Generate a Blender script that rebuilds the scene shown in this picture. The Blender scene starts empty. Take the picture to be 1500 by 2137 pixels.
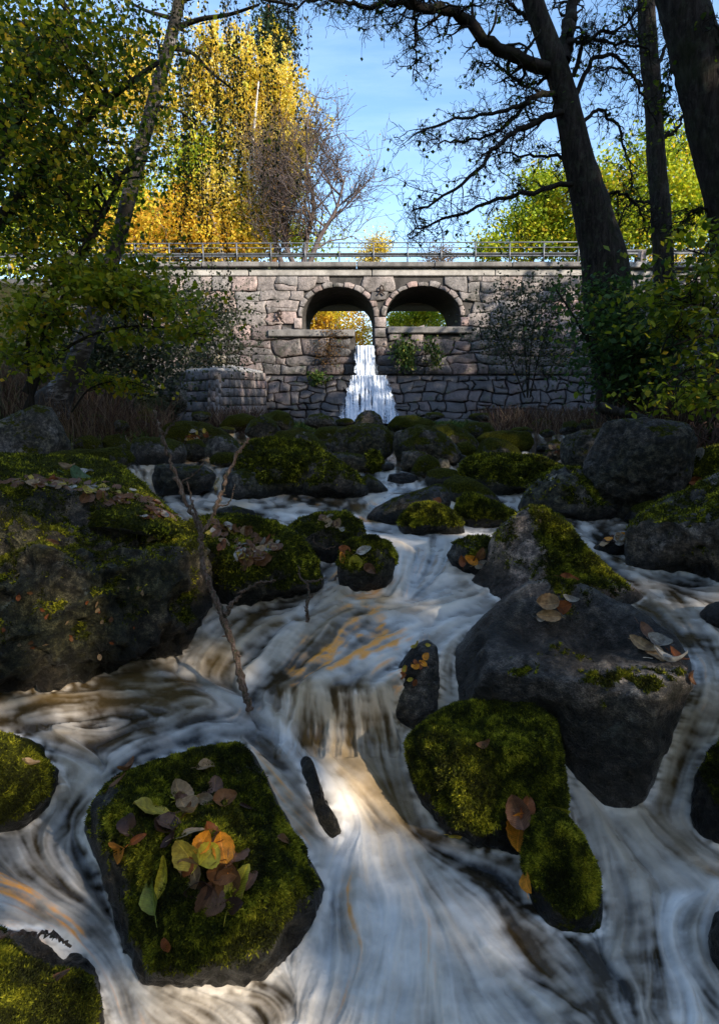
import bpy, math, random
import numpy as np
from mathutils import Vector, Matrix
from mathutils.bvhtree import BVHTree

SC = bpy.context.scene
COL = SC.collection
# ------------------------------------------------------------------ camera, sky, sun, exposure
F = 1250.0                      # focal length in photograph pixels (photo 1500 x 2137)
HOR = 855.0                     # row of the horizon
PITCH = math.atan((1068.5 - HOR) / F)
cam_d = bpy.data.cameras.new('camera'); cam = bpy.data.objects.new('camera', cam_d); COL.objects.link(cam)
cam_d.sensor_fit = 'VERTICAL'; cam_d.sensor_height = 24.0; cam_d.sensor_width = 24.0
cam_d.lens = F / 2137.0 * 24.0
cam_d.clip_start = 0.05; cam_d.clip_end = 2000
cam.location = (0, 0, 0); cam.rotation_euler = (math.pi / 2 - PITCH, 0, 0)
SC.camera = cam
SUN = Vector((0.66, -0.60, 0.40)).normalized()         # direction towards the sun
elev = math.asin(SUN.z); azim = math.atan2(SUN.x, SUN.y)
W = bpy.data.worlds.new("World"); SC.world = W; W.use_nodes = True
wn, wl = W.node_tree.nodes, W.node_tree.links
wn.clear()
sky = wn.new('ShaderNodeTexSky'); sky.sky_type = 'NISHITA'; sky.sun_disc = False
sky.sun_elevation = elev; sky.sun_rotation = azim; sky.air_density = 1.0; sky.dust_density = 0.8; sky.ozone_density = 1.6
tc = wn.new('ShaderNodeTexCoord'); mp = wn.new('ShaderNodeMapping'); mp.inputs['Scale'].default_value = (1.2, 1.6, 5.0)
mp.inputs['Rotation'].default_value = (0.3, 0.4, 0.2)
cn = wn.new('ShaderNodeTexNoise'); cn.inputs['Scale'].default_value = 1.3; cn.inputs['Detail'].default_value = 7; cn.inputs['Roughness'].default_value = .62; cn.inputs['Distortion'].default_value = .8
cr = wn.new('ShaderNodeValToRGB'); cr.color_ramp.elements[0].position = .36; cr.color_ramp.elements[1].position = .95
cr.color_ramp.elements[1].color = (.32, .32, .32, 1)
cm = wn.new('ShaderNodeMixRGB'); cm.inputs[2].default_value = (4.6, 5.4, 6.8, 1)
hsv = wn.new('ShaderNodeHueSaturation'); hsv.inputs['Saturation'].default_value = 1.12; hsv.inputs['Value'].default_value = 1.0
bg = wn.new('ShaderNodeBackground'); bg.inputs[1].default_value = 0.125
wo = wn.new('ShaderNodeOutputWorld')
wl.new(tc.outputs['Generated'], mp.inputs[0]); wl.new(mp.outputs[0], cn.inputs['Vector']); wl.new(cn.outputs[0], cr.inputs[0])
wl.new(cr.outputs[0], cm.inputs[0]); wl.new(sky.outputs[0], hsv.inputs['Color']); wl.new(hsv.outputs[0], cm.inputs[1])
wl.new(cm.outputs[0], bg.inputs[0]); wl.new(bg.outputs[0], wo.inputs[0])
sd = bpy.data.lights.new('sun', 'SUN'); so = bpy.data.objects.new('sun', sd); COL.objects.link(so)
sd.energy = 3.0; sd.angle = math.radians(0.53); sd.color = (1.0, .90, .76)
so.rotation_euler = (-SUN).to_track_quat('-Z', 'Y').to_euler()
SC.view_settings.view_transform = 'Standard'; SC.view_settings.look = 'None'
SC.view_settings.exposure = 1.55; SC.view_settings.gamma = 1.0; SC.view_settings.use_curve_mapping = False
SC.cycles.use_denoising = True
SC.cycles.max_bounces = 6; SC.cycles.diffuse_bounces = 3; SC.cycles.glossy_bounces = 2; SC.cycles.transmission_bounces = 3; SC.cycles.transparent_max_bounces = 8
SC.cycles.caustics_reflective = False; SC.cycles.caustics_refractive = False
SC.cycles.sample_clamp_indirect = 4.0

random.seed(11); RNG = np.random.default_rng(7)
CP, SP = math.cos(PITCH), math.sin(PITCH)
# ------------------------------------------------------------------ pixel -> world helpers
def ray(px, py):
    x = np.asarray(px, float) - 750.0; u = 1068.5 - np.asarray(py, float)
    Y = F * CP + u * SP; Z = u * CP - F * SP
    return x, Y, Z
def P(px, py, Y):
    x, ry, rz = ray(px, py); t = Y / ry
    return np.stack(np.broadcast_arrays(x * t, ry * t, rz * t), -1)
def PZ(px, py, z):
    x, ry, rz = ray(px, py); t = z / rz
    return np.stack(np.broadcast_arrays(x * t, ry * t, rz * t), -1)
def PD(px, py, D):                       # slant distance
    x, ry, rz = ray(px, py); t = D / np.sqrt(x * x + ry * ry + rz * rz)
    return np.stack(np.broadcast_arrays(x * t, ry * t, rz * t), -1)
def V(a): return Vector((float(a[0]), float(a[1]), float(a[2])))

# ------------------------------------------------------------------ numpy noise
def _hash(i, j, k, seed):
    h = (i * 374761393 + j * 668265263 + k * 2147483647 + seed * 1274126177) & 0xffffffff
    h = ((h ^ (h >> 13)) * 1274126177) & 0xffffffff
    h = ((h ^ (h >> 16)) * 2246822519) & 0xffffffff
    return ((h ^ (h >> 15)) & 0xffffff) / float(0xffffff)
def vnoise(p, seed=0):
    p = np.asarray(p, float); f = np.floor(p); i = f.astype(np.int64); t = p - f; t = t * t * (3 - 2 * t)
    out = 0
    for a in (0, 1):
        wa = t[..., 0] if a else 1 - t[..., 0]
        for b in (0, 1):
            wb = t[..., 1] if b else 1 - t[..., 1]
            for c in (0, 1):
                wc = t[..., 2] if c else 1 - t[..., 2]
                out = out + wa * wb * wc * _hash(i[..., 0] + a, i[..., 1] + b, i[..., 2] + c, seed)
    return out
def fbm(p, octaves=4, seed=0, rough=.5):
    p = np.asarray(p, float); s = 0; a = 1.0; tot = 0
    for o in range(octaves):
        s = s + a * vnoise(p * (2.03 ** o) + 17.3 * o, seed + o); tot += a; a *= rough
    return s / tot
def sstep(a, b, x):
    t = np.clip((x - a) / (b - a), 0, 1); return t * t * (3 - 2 * t)

# ------------------------------------------------------------------ materials
MATS = {}
class NT:
    def __init__(s, name):
        s.m = bpy.data.materials.new(name); s.m.use_nodes = True; s.n = s.m.node_tree.nodes; s.l = s.m.node_tree.links; s.n.clear()
        s.out = s.n.new('ShaderNodeOutputMaterial'); MATS[name] = s.m
    def node(s, t, **kw):
        nd = s.n.new(t)
        for k, v in kw.items(): setattr(nd, k, v)
        return nd
    def put(s, sock, v):
        if v is None: return
        if isinstance(v, bpy.types.NodeSocket): s.l.new(v, sock)
        else:
            if isinstance(v, (tuple, list)) and len(v) == 3 and sock.type == 'RGBA': v = (*v, 1)
            sock.default_value = v
    def pos(s): return s.node('ShaderNodeNewGeometry').outputs['Position']
    def attr(s, name): return s.node('ShaderNodeAttribute', attribute_name=name).outputs['Fac']
    def noise(s, scale, detail=4, rough=.55, vec=None, dist=0, out=0):
        nd = s.node('ShaderNodeTexNoise'); nd.inputs['Scale'].default_value = scale; nd.inputs['Detail'].default_value = detail
        nd.inputs['Roughness'].default_value = rough; nd.inputs['Distortion'].default_value = dist
        s.put(nd.inputs['Vector'], vec if vec is not None else s.pos()); return nd.outputs[out]
    def math(s, op, a, b=None, c=None, clamp=False):
        nd = s.node('ShaderNodeMath', operation=op, use_clamp=clamp); s.put(nd.inputs[0], a); s.put(nd.inputs[1], b)
        if c is not None: s.put(nd.inputs[2], c)
        return nd.outputs[0]
    def mix(s, f, a, b, mode='MIX'):
        nd = s.node('ShaderNodeMixRGB', blend_type=mode); s.put(nd.inputs[0], f); s.put(nd.inputs[1], a); s.put(nd.inputs[2], b); return nd.outputs[0]
    def ramp(s, f, stops, interp='LINEAR'):
        nd = s.node('ShaderNodeValToRGB'); nd.color_ramp.interpolation = interp; e = nd.color_ramp.elements
        while len(e) < len(stops): e.new(.5)
        for el, (p, c) in zip(e, stops):
            el.position = p; el.color = (*c, 1) if len(c) == 3 else c
        s.put(nd.inputs[0], f); return nd.outputs[0]
    def mr(s, v, a, b, c=0., d=1., smooth=True):
        nd = s.node('ShaderNodeMapRange', interpolation_type='SMOOTHSTEP' if smooth else 'LINEAR')
        for k, x in enumerate((v, a, b, c, d)): s.put(nd.inputs[k], x)
        return nd.outputs[0]
    def bump(s, h, strength=.5, dist=.01, normal=None):
        nd = s.node('ShaderNodeBump'); nd.inputs['Strength'].default_value = strength; nd.inputs['Distance'].default_value = dist
        s.put(nd.inputs['Height'], h); s.put(nd.inputs['Normal'], normal); return nd.outputs[0]
    def bsdf(s, col, rough=.8, normal=None, spec=.3, ior=None, link=True):
        b = s.node('ShaderNodeBsdfPrincipled'); s.put(b.inputs['Base Color'], col); s.put(b.inputs['Roughness'], rough); s.put(b.inputs['Normal'], normal)
        s.put(b.inputs['Specular IOR Level'], spec)
        if ior: b.inputs['IOR'].default_value = ior
        if link: s.l.new(b.outputs[0], s.out.inputs[0])
        return b
def scl(t, v, k):                                       # scaled vector
    nd = t.node('ShaderNodeVectorMath', operation='MULTIPLY'); t.put(nd.inputs[0], v); nd.inputs[1].default_value = k; return nd.outputs[0]

def make_rock_mat():
    t = NT('rock'); oi = t.node('ShaderNodeObjectInfo'); sep = t.node('ShaderNodeSeparateColor'); t.l.new(oi.outputs['Color'], sep.inputs[0])
    hue, dark, mosstone = sep.outputs[0], sep.outputs[1], sep.outputs[2]
    n1 = t.noise(3.5, 8, .65); n2 = t.noise(26, 6, .7); n3 = t.noise(110, 4, .7); vor = t.node('ShaderNodeTexVoronoi'); vor.inputs['Scale'].default_value = 60; t.put(vor.inputs['Vector'], t.pos())
    base = t.ramp(n1, [(.25, (.04, .036, .034)), (.45, (.115, .105, .10)), (.6, (.20, .19, .185)), (.8, (.34, .32, .31))])
    pink = t.ramp(n1, [(.25, (.05, .036, .028)), (.45, (.15, .11, .085)), (.6, (.26, .19, .15)), (.8, (.42, .33, .28))])
    col = t.mix(hue, base, pink)
    algae = t.math('MULTIPLY', t.mr(t.noise(2.2, 6, .65, dist=.4), .38, .62, .25, 1.0), oi.outputs['Alpha']); col = t.mix(algae, col, t.mix(t.mr(n2, .35, .65), (.035, .038, .014), (.10, .095, .045)))
    col = t.mix(.8, col, t.ramp(n2, [(.36, (.13, .12, .11)), (.5, (.85, .85, .85)), (.62, (2.5, 2.4, 2.3))]), 'MULTIPLY')
    sp = t.noise(240, 2, .8); col = t.mix(.75, col, t.ramp(sp, [(.32, (.25, .24, .23)), (.5, (.9, .9, .9)), (.68, (2.3, 2.2, 2.1))]), 'MULTIPLY')
    lich = t.mr(t.noise(9, 7, .75, dist=.6), .60, .68); col = t.mix(t.math('MULTIPLY', lich, .55), col, (.33, .36, .31))
    col = t.mix(t.mr(t.noise(5, 5, .6), .52, .7, 0, .6), col, (.035, .033, .018))
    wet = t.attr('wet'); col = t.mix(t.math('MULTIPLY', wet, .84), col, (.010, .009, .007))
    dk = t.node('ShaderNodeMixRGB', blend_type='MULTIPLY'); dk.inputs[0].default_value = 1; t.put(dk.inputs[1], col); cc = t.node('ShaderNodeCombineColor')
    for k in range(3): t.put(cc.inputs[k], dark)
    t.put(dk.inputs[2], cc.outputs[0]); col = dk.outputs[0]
    mn = t.noise(75, 5, .75); mn2 = t.noise(6, 5, .6)
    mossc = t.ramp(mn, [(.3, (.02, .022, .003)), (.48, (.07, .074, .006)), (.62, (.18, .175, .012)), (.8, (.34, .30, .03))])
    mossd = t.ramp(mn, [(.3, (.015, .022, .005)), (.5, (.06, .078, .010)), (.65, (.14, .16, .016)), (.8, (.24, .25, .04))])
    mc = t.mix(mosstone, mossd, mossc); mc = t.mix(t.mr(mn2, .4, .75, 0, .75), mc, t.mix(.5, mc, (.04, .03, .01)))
    m = t.attr('moss'); mm = t.math('ADD', m, t.math('MULTIPLY', t.math('SUBTRACT', t.noise(38, 6, .7), .5), 1.1)); mask = t.mr(mm, .40, .60)
    col = t.mix(mask, col, mc)
    rough = t.mix(mask, t.mix(wet, (.62, .62, .62), (.3, .3, .3)), (.95, .95, .95))
    h = t.math('ADD', t.math('MULTIPLY', n2, .7), t.math('MULTIPLY', n3, .45)); h = t.math('ADD', h, t.math('MULTIPLY', n1, 1.0))
    hm = t.math('ADD', t.math('MULTIPLY', mn, 1.5), t.math('MULTIPLY', t.noise(190, 3, .7), 1.0))
    hh = t.mix(mask, h, hm)
    nb = t.bump(hh, 1.0, .055)
    t.bsdf(col, rough, nb, t.mix(mask, (.4, .4, .4), (.1, .1, .1)))
make_rock_mat()

def leaf_mat(name, stops, trans=.45, rough=.6):
    t = NT(name); tone = t.attr('tone')
    col = t.ramp(tone, stops)
    d = t.bsdf(col, rough, None, .25, link=False)
    tr = t.node('ShaderNodeBsdfTranslucent'); t.put(tr.inputs[0], t.mix(1, col, (1.25, 1.2, .7), 'MULTIPLY'))
    mx = t.node('ShaderNodeMixShader'); mx.inputs[0].default_value = trans
    t.l.new(d.outputs[0], mx.inputs[1]); t.l.new(tr.outputs[0], mx.inputs[2]); t.l.new(mx.outputs[0], t.out.inputs[0])
leaf_mat('birch_gold', [(0, (.22, .20, .02)), (.3, (.55, .42, .04)), (.6, (.78, .60, .09)), (.85, (.85, .70, .24)), (1, (.40, .46, .06))])
leaf_mat('maple_orange', [(0, (.35, .17, .02)), (.35, (.62, .36, .03)), (.6, (.74, .54, .05)), (.85, (.6, .58, .06)), (1, (.35, .42, .05))])
leaf_mat('leaf_yellowgreen', [(0, (.09, .16, .015)), (.35, (.26, .36, .02)), (.7, (.50, .52, .03)), (.9, (.70, .58, .04)), (1, (.7, .45, .04))])
leaf_mat('leaf_bluegreen', [(0, (.02, .06, .02)), (.5, (.06, .12, .035)), (.85, (.16, .2, .03)), (1, (.30, .28, .03))])
leaf_mat('leaf_dark', [(0, (.02, .045, .008)), (.4, (.07, .11, .012)), (.7, (.22, .25, .018)), (.9, (.48, .40, .025)), (1, (.6, .38, .03))], .6)
leaf_mat('leaf_bough', [(0, (.05, .09, .008)), (.5, (.16, .21, .012)), (.8, (.34, .33, .02)), (1, (.5, .33, .02))])
leaf_mat('leaf_strand', [(0, (.012, .016, .006)), (.6, (.035, .042, .010)), (1, (.16, .13, .015))])
leaf_mat('leaf_bronze', [(0, (.06, .03, .015)), (.5, (.20, .11, .04)), (1, (.40, .22, .05))])
leaf_mat('leaf_grey', [(0, (.018, .028, .018)), (.5, (.06, .075, .045)), (.9, (.14, .14, .07)), (1, (.3, .2, .05))])
leaf_mat('conifer_green', [(0, (.006, .016, .008)), (1, (.03, .06, .02))], .1)
leaf_mat('moss_blade', [(0, (.018, .02, .003)), (.4, (.075, .082, .006)), (.75, (.30, .295, .015)), (1, (.58, .50, .04))], .3, .8)
leaf_mat('grass_blade', [(0, (.015, .04, .01)), (.6, (.05, .10, .015)), (1, (.2, .2, .04))], .3, .7)
leaf_mat('dry_stalk', [(0, (.03, .014, .010)), (.5, (.085, .045, .03)), (1, (.2, .14, .09))], .15, .8)

def bark(name, c1, c2, c3, sc=8, bstr=1.0, lich=0.0):
    t = NT(name); v = scl(t, t.pos(), (1, 1, .22)); n = t.noise(sc * 2.4, 7, .7, v, .4); n2 = t.noise(sc * .5, 3)
    col = t.ramp(n, [(.3, c1), (.5, c2), (.75, c3)])
    if lich: col = t.mix(t.mr(t.noise(sc * 1.3, 6, .7), .52, .62, 0, lich), col, (.10, .12, .075))
    col = t.mix(t.mr(n2, .45, .7, 0, .5), col, (.03, .036, .012))
    t.bsdf(col, .9, t.bump(n, bstr, .03), .15)
bark('bark_alder', (.008, .006, .005), (.032, .025, .021), (.085, .07, .058), 9, 1, .25)
bark('bark_twig', (.012, .010, .009), (.03, .024, .02), (.05, .042, .036), 20, .5)
bark('bark_grey', (.05, .042, .04), (.16, .13, .12), (.30, .26, .24), 6, .6)
bark('bark_ash', (.04, .03, .03), (.11, .085, .08), (.2, .165, .155), 6, .6)
bark('bark_rust', (.05, .02, .012), (.16, .07, .035), (.25, .13, .08), 5, .8)
bark('bark_deadwood', (.08, .05, .038), (.28, .18, .13), (.55, .44, .36), 60, 1, .9)
def birch_bark():
    t = NT('bark_birch'); v = scl(t, t.pos(), (1, 1, 3.0)); n = t.noise(7, 6, .65, v); n2 = t.noise(3, 5, .6)
    col = t.ramp(n, [(.40, (.02, .017, .015)), (.5, (.10, .09, .085)), (.62, (.36, .33, .32))])
    col = t.mix(t.mr(n2, .36, .56, .3, .95), col, (.04, .034, .026))
    t.bsdf(col, .8, t.bump(n, .6, .02), .2)
birch_bark()
bark('bark_white', (.12, .10, .09), (.50, .47, .44), (.75, .72, .68), 4, .4)

def stone_mat(name, tint=1.0, wet=0.0):
    t = NT(name); oi = t.node('ShaderNodeObjectInfo'); n = t.noise(2.6, 8, .7); n2 = t.noise(16, 5, .65)
    rc = t.ramp(oi.outputs['Random'], [(0, (.17, .16, .155)), (.25, (.27, .24, .225)), (.4, (.22, .21, .205)), (.55, (.33, .265, .24)), (.7, (.25, .24, .23)), (.85, (.37, .27, .245)), (1, (.31, .29, .275))])
    col = t.mix(.85, rc, t.ramp(n, [(.3, (.35, .34, .34)), (.5, (.95, .93, .92)), (.72, (1.5, 1.42, 1.38))]), 'MULTIPLY')
    col = t.mix(.55, col, t.ramp(n2, [(.35, (.5, .5, .5)), (.62, (1.3, 1.3, 1.3))]), 'MULTIPLY')
    col = t.mix(t.mr(t.noise(1.1, 6, .7, dist=.5), .52, .66, 0, .75), col, (.05, .05, .04)); col = t.mix(t.mr(t.noise(.9, 6, .7, scl(t, t.pos(), (2.2, 2.2, .35))), .5, .68, 0, .6), col, (.06, .055, .048))
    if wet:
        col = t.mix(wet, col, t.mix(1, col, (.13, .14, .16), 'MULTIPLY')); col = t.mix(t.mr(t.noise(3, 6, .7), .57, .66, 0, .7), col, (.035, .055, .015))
    col = t.mix(1, col, (tint, tint, tint), 'MULTIPLY')
    t.bsdf(col, .35 if wet else .85, t.bump(t.math('ADD', n, t.math('MULTIPLY', n2, .5)), .9, .05), .4 if wet else .25)
stone_mat('granite'); stone_mat('granite_damp_shade', .75, .45); stone_mat('granite_wet', .9, .85); stone_mat('granite_block', .72)  # second one mixes damp staining with shade put into the colour
def simple(name, c1, c2, sc=4, rough=.85, bst=.4, bd=.02, spec=.25, metal=0):
    t = NT(name); n = t.noise(sc, 7, .65); n2 = t.noise(sc * 6, 4, .6); v = t.noise(sc * 1.5, 5, .6, scl(t, t.pos(), (1, 1, .15)))
    f = t.math('ADD', t.math('MULTIPLY', n, .6), t.math('MULTIPLY', v, .4))
    col = t.mix(t.mr(f, .35, .65), c1, c2); col = t.mix(.4, col, t.ramp(n2, [(.3, (.6, .6, .6)), (.7, (1.3, 1.3, 1.3))]), 'MULTIPLY')
    b = t.bsdf(col, rough, t.bump(n2, bst, bd), spec); b.inputs['Metallic'].default_value = metal
simple('mortar', (.035, .032, .03), (.085, .078, .072), 3)
simple('mortar_wet', (.015, .015, .016), (.035, .034, .034), 3)
simple('concrete', (.20, .19, .175), (.45, .425, .39), 1.2)
simple('concrete_dark', (.10, .095, .09), (.24, .225, .21), 1.6)
simple('galvanised', (.09, .10, .11), (.20, .21, .23), 6, .5, .1, .005, .5, .3)
simple('iron', (.02, .015, .012), (.06, .04, .03), 20)
simple('road_gravel', (.06, .06, .06), (.12, .115, .11), 8)
def ground_mat():
    t = NT('forest_floor'); n = t.noise(1.1, 8, .7); n2 = t.noise(14, 6, .7); n3 = t.noise(45, 4, .7)
    col = t.ramp(n2, [(.3, (.010, .009, .005)), (.45, (.035, .026, .014)), (.55, (.045, .05, .014)), (.7, (.12, .07, .03)), (.85, (.20, .13, .05))])
    col = t.mix(t.mr(n, .45, .6, 0, .75), col, t.ramp(n3, [(.3, (.012, .02, .004)), (.7, (.06, .085, .014))]))
    t.bsdf(col, .95, t.bump(t.math('ADD', n2, n3), 1, .08), .1)
ground_mat()
def water_mat():
    t = NT('stream_water'); f = t.attr('foam'); tan = t.attr('tan'); org = t.attr('orange')
    fine = t.noise(60, 5, .6)
    f2 = t.math('ADD', f, t.math('MULTIPLY', t.math('SUBTRACT', fine, .5), .12), clamp=True)
    dark = t.mix(tan, (.014, .012, .009), (.12, .075, .026))
    foam = t.mix(tan, (.84, .80, .74), (.58, .44, .27))
    col = t.mix(f2, dark, foam)
    col = t.mix(t.math('MULTIPLY', org, .9), col, (.90, .34, .02))  # orange reflections are painted into the water colour
    rough = t.mr(f2, .1, .8, .08, .42)
    nb = t.bump(t.noise(140, 3, .6), .25, .004)
    t.bsdf(col, rough, nb, .5, 1.33)
water_mat()
def fall_mat():
    t = NT('falling_water'); f = t.attr('foam')
    d = t.bsdf(t.mix(f, (.25, .32, .42), (.86, .90, .96)), .35, None, .5, 1.33, link=False)
    tr = t.node('ShaderNodeBsdfTransparent'); mx = t.node('ShaderNodeMixShader'); t.put(mx.inputs[0], t.mr(f, .05, .5, .12, 1))
    t.l.new(tr.outputs[0], mx.inputs[1]); t.l.new(d.outputs[0], mx.inputs[2]); t.l.new(mx.outputs[0], t.out.inputs[0])
fall_mat()
def fallen_leaf_mat():
    t = NT('fallen_leaf'); oi = t.node('ShaderNodeObjectInfo'); uv = t.node('ShaderNodeUVMap'); sx = t.node('ShaderNodeSeparateXYZ'); t.l.new(uv.outputs[0], sx.inputs[0])
    u = t.math('ABSOLUTE', t.math('SUBTRACT', sx.outputs[0], .5)); v = sx.outputs[1]
    ph = t.math('MULTIPLY', t.math('SUBTRACT', v, t.math('MULTIPLY', u, .75)), 56.0)
    vein = t.math('POWER', t.math('ABSOLUTE', t.math('COSINE', ph)), 14.0)
    mid = t.mr(u, .012, .03, 1, 0); vv = t.math('MAXIMUM', t.math('MULTIPLY', vein, .55), mid)
    n = t.noise(70, 6, .65); n1 = t.noise(22, 3)
    col = t.mix(1, oi.outputs['Color'], t.ramp(n, [(.3, (.55, .5, .5)), (.55, (1, 1, 1)), (.75, (1.35, 1.3, 1.2))]), 'MULTIPLY')
    col = t.mix(t.mr(n1, .56, .7, 0, .6), col, (.07, .03, .012))
    col = t.mix(t.math('MULTIPLY', vv, .5), col, t.mix(1, col, (1.9, 1.8, 1.5), 'MULTIPLY'))
    h = t.math('SUBTRACT', t.math('MULTIPLY', n, .35), vv)
    nb = t.bump(h, .7, .0025)
    d = t.bsdf(col, .4, nb, .35, link=False); tr = t.node('ShaderNodeBsdfTranslucent'); t.put(tr.inputs[0], col)
    mx = t.node('ShaderNodeMixShader'); mx.inputs[0].default_value = .22
    t.l.new(d.outputs[0], mx.inputs[1]); t.l.new(tr.outputs[0], mx.inputs[2]); t.l.new(mx.outputs[0], t.out.inputs[0])
fallen_leaf_mat()

# ------------------------------------------------------------------ mesh helpers
def mesh_np(name, verts, faces, attrs=None, smooth=False):
    """faces: (n,k) int array (k = 3 or 4) or a list of such arrays."""
    if not isinstance(faces, list): faces = [faces]
    faces = [np.asarray(f, np.int64) for f in faces if len(f)]
    me = bpy.data.meshes.new(name); verts = np.asarray(verts, np.float32)
    me.vertices.add(len(verts)); me.vertices.foreach_set('co', verts.ravel())
    nl = sum(f.size for f in faces); nf = sum(len(f) for f in faces)
    me.loops.add(nl); me.loops.foreach_set('vertex_index', np.concatenate([f.ravel() for f in faces]).astype(np.int32))
    tot = np.concatenate([np.full(len(f), f.shape[1]) for f in faces]); st = np.concatenate([[0], np.cumsum(tot)[:-1]])
    me.polygons.add(nf); me.polygons.foreach_set('loop_start', st.astype(np.int32)); me.polygons.foreach_set('loop_total', tot.astype(np.int32))
    if smooth: me.polygons.foreach_set('use_smooth', np.ones(nf, bool))
    me.update(calc_edges=True)
    for k, a in (attrs or {}).items():
        at = me.attributes.new(k, 'FLOAT', 'POINT'); at.data.foreach_set('value', np.asarray(a, np.float32))
    return me
def link(name, me, mat=None, parent=None, **props):
    o = bpy.data.objects.new(name, me); COL.objects.link(o)
    if mat and me and not me.materials: me.materials.append(MATS[mat])
    if parent: o.parent = parent
    for k, v in props.items(): o[k] = v
    return o
def thing(name, label, cat, loc=(0, 0, 0), group=None):
    o = bpy.data.objects.new(name, None); COL.objects.link(o); o.location = V(loc); o.empty_display_size = .1
    o['label'] = label; o['category'] = cat
    if group: o['group'] = group
    return o
class MB:
    """collects tubes / quads in numpy, builds one mesh"""
    def __init__(s): s.v = []; s.q = []; s.t = []; s.n = 0; s.a = []
    def add(s, v, q=None, t=None, tone=0.5):
        v = np.asarray(v, float)
        if q is not None and len(q): s.q.append(np.asarray(q) + s.n)
        if t is not None and len(t): s.t.append(np.asarray(t) + s.n)
        s.v.append(v); s.a.append(np.full(len(v), tone) if np.isscalar(tone) else tone); s.n += len(v)
    def tube(s, pts, rad, sides=5, cap=True, rough=0):
        pts = np.asarray(pts, float); n = len(pts); rad = np.broadcast_to(np.asarray(rad, float), (n,))
        tan = np.gradient(pts, axis=0); tan /= np.linalg.norm(tan, axis=1, keepdims=True) + 1e-9
        ref = np.array([0, 0, 1.]) if abs(tan[:, 2]).mean() < .8 else np.array([0, 1., 0])
        a = np.cross(tan, ref); a /= np.linalg.norm(a, axis=1, keepdims=True) + 1e-9; b = np.cross(tan, a)
        th = np.linspace(0, 2 * np.pi, sides, endpoint=False)
        rr = rad[:, None] * np.ones(sides)
        if rough: rr = rr * (1 + rough * (RNG.random((n, sides)) - .5))
        ring = pts[:, None] + rr[..., None] * (np.cos(th)[None, :, None] * a[:, None] + np.sin(th)[None, :, None] * b[:, None])
        i = np.arange(n - 1)[:, None] * sides; j = np.arange(sides)[None]; j2 = (j + 1) % sides
        q = np.stack([i + j, i + j2, i + sides + j2, i + sides + j], -1).reshape(-1, 4)
        v = ring.reshape(-1, 3); t = None
        if cap:
            v = np.vstack([v, pts[-1] + tan[-1] * rad[-1]]); k = len(v) - 1; b0 = (n - 1) * sides
            t = np.array([[b0 + x, b0 + (x + 1) % sides, k] for x in range(sides)])
        s.add(v, q, t)
    def build(s, name, mat, parent=None, smooth=True, **props):
        if not s.v: return None
        me = mesh_np(name, np.vstack(s.v), [np.vstack(x) for x in (s.q, s.t) if x], {'tone': np.concatenate(s.a)}, smooth)
        if parent is not None:
            off = np.array(parent.location)
            me.transform(Matrix.Translation(-parent.location))
        return link(name, me, mat, parent, **props)
def box_np(x0, x1, y0, y1, z0, z1):
    v = np.array([(x, y, z) for z in (z0, z1) for y in (y0, y1) for x in (x0, x1)], float)
    q = np.array([(0, 2, 3, 1), (4, 5, 7, 6), (0, 1, 5, 4), (2, 6, 7, 3), (0, 4, 6, 2), (1, 3, 7, 5)])
    return v, q
def smooth_path(pts, n):
    """Catmull-Rom resample"""
    p = np.asarray(pts, float); p = np.vstack([2 * p[0] - p[1], p, 2 * p[-1] - p[-2]]); m = len(p) - 3
    t = np.linspace(0, m - 1e-6, n); i = t.astype(int); u = (t - i)[:, None]
    a, b, c, d = p[i], p[i + 1], p[i + 2], p[i + 3]
    return .5 * ((2 * b) + (-a + c) * u + (2 * a - 5 * b + 4 * c - d) * u * u + (-a + 3 * b - 3 * c + d) * u ** 3)
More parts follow.
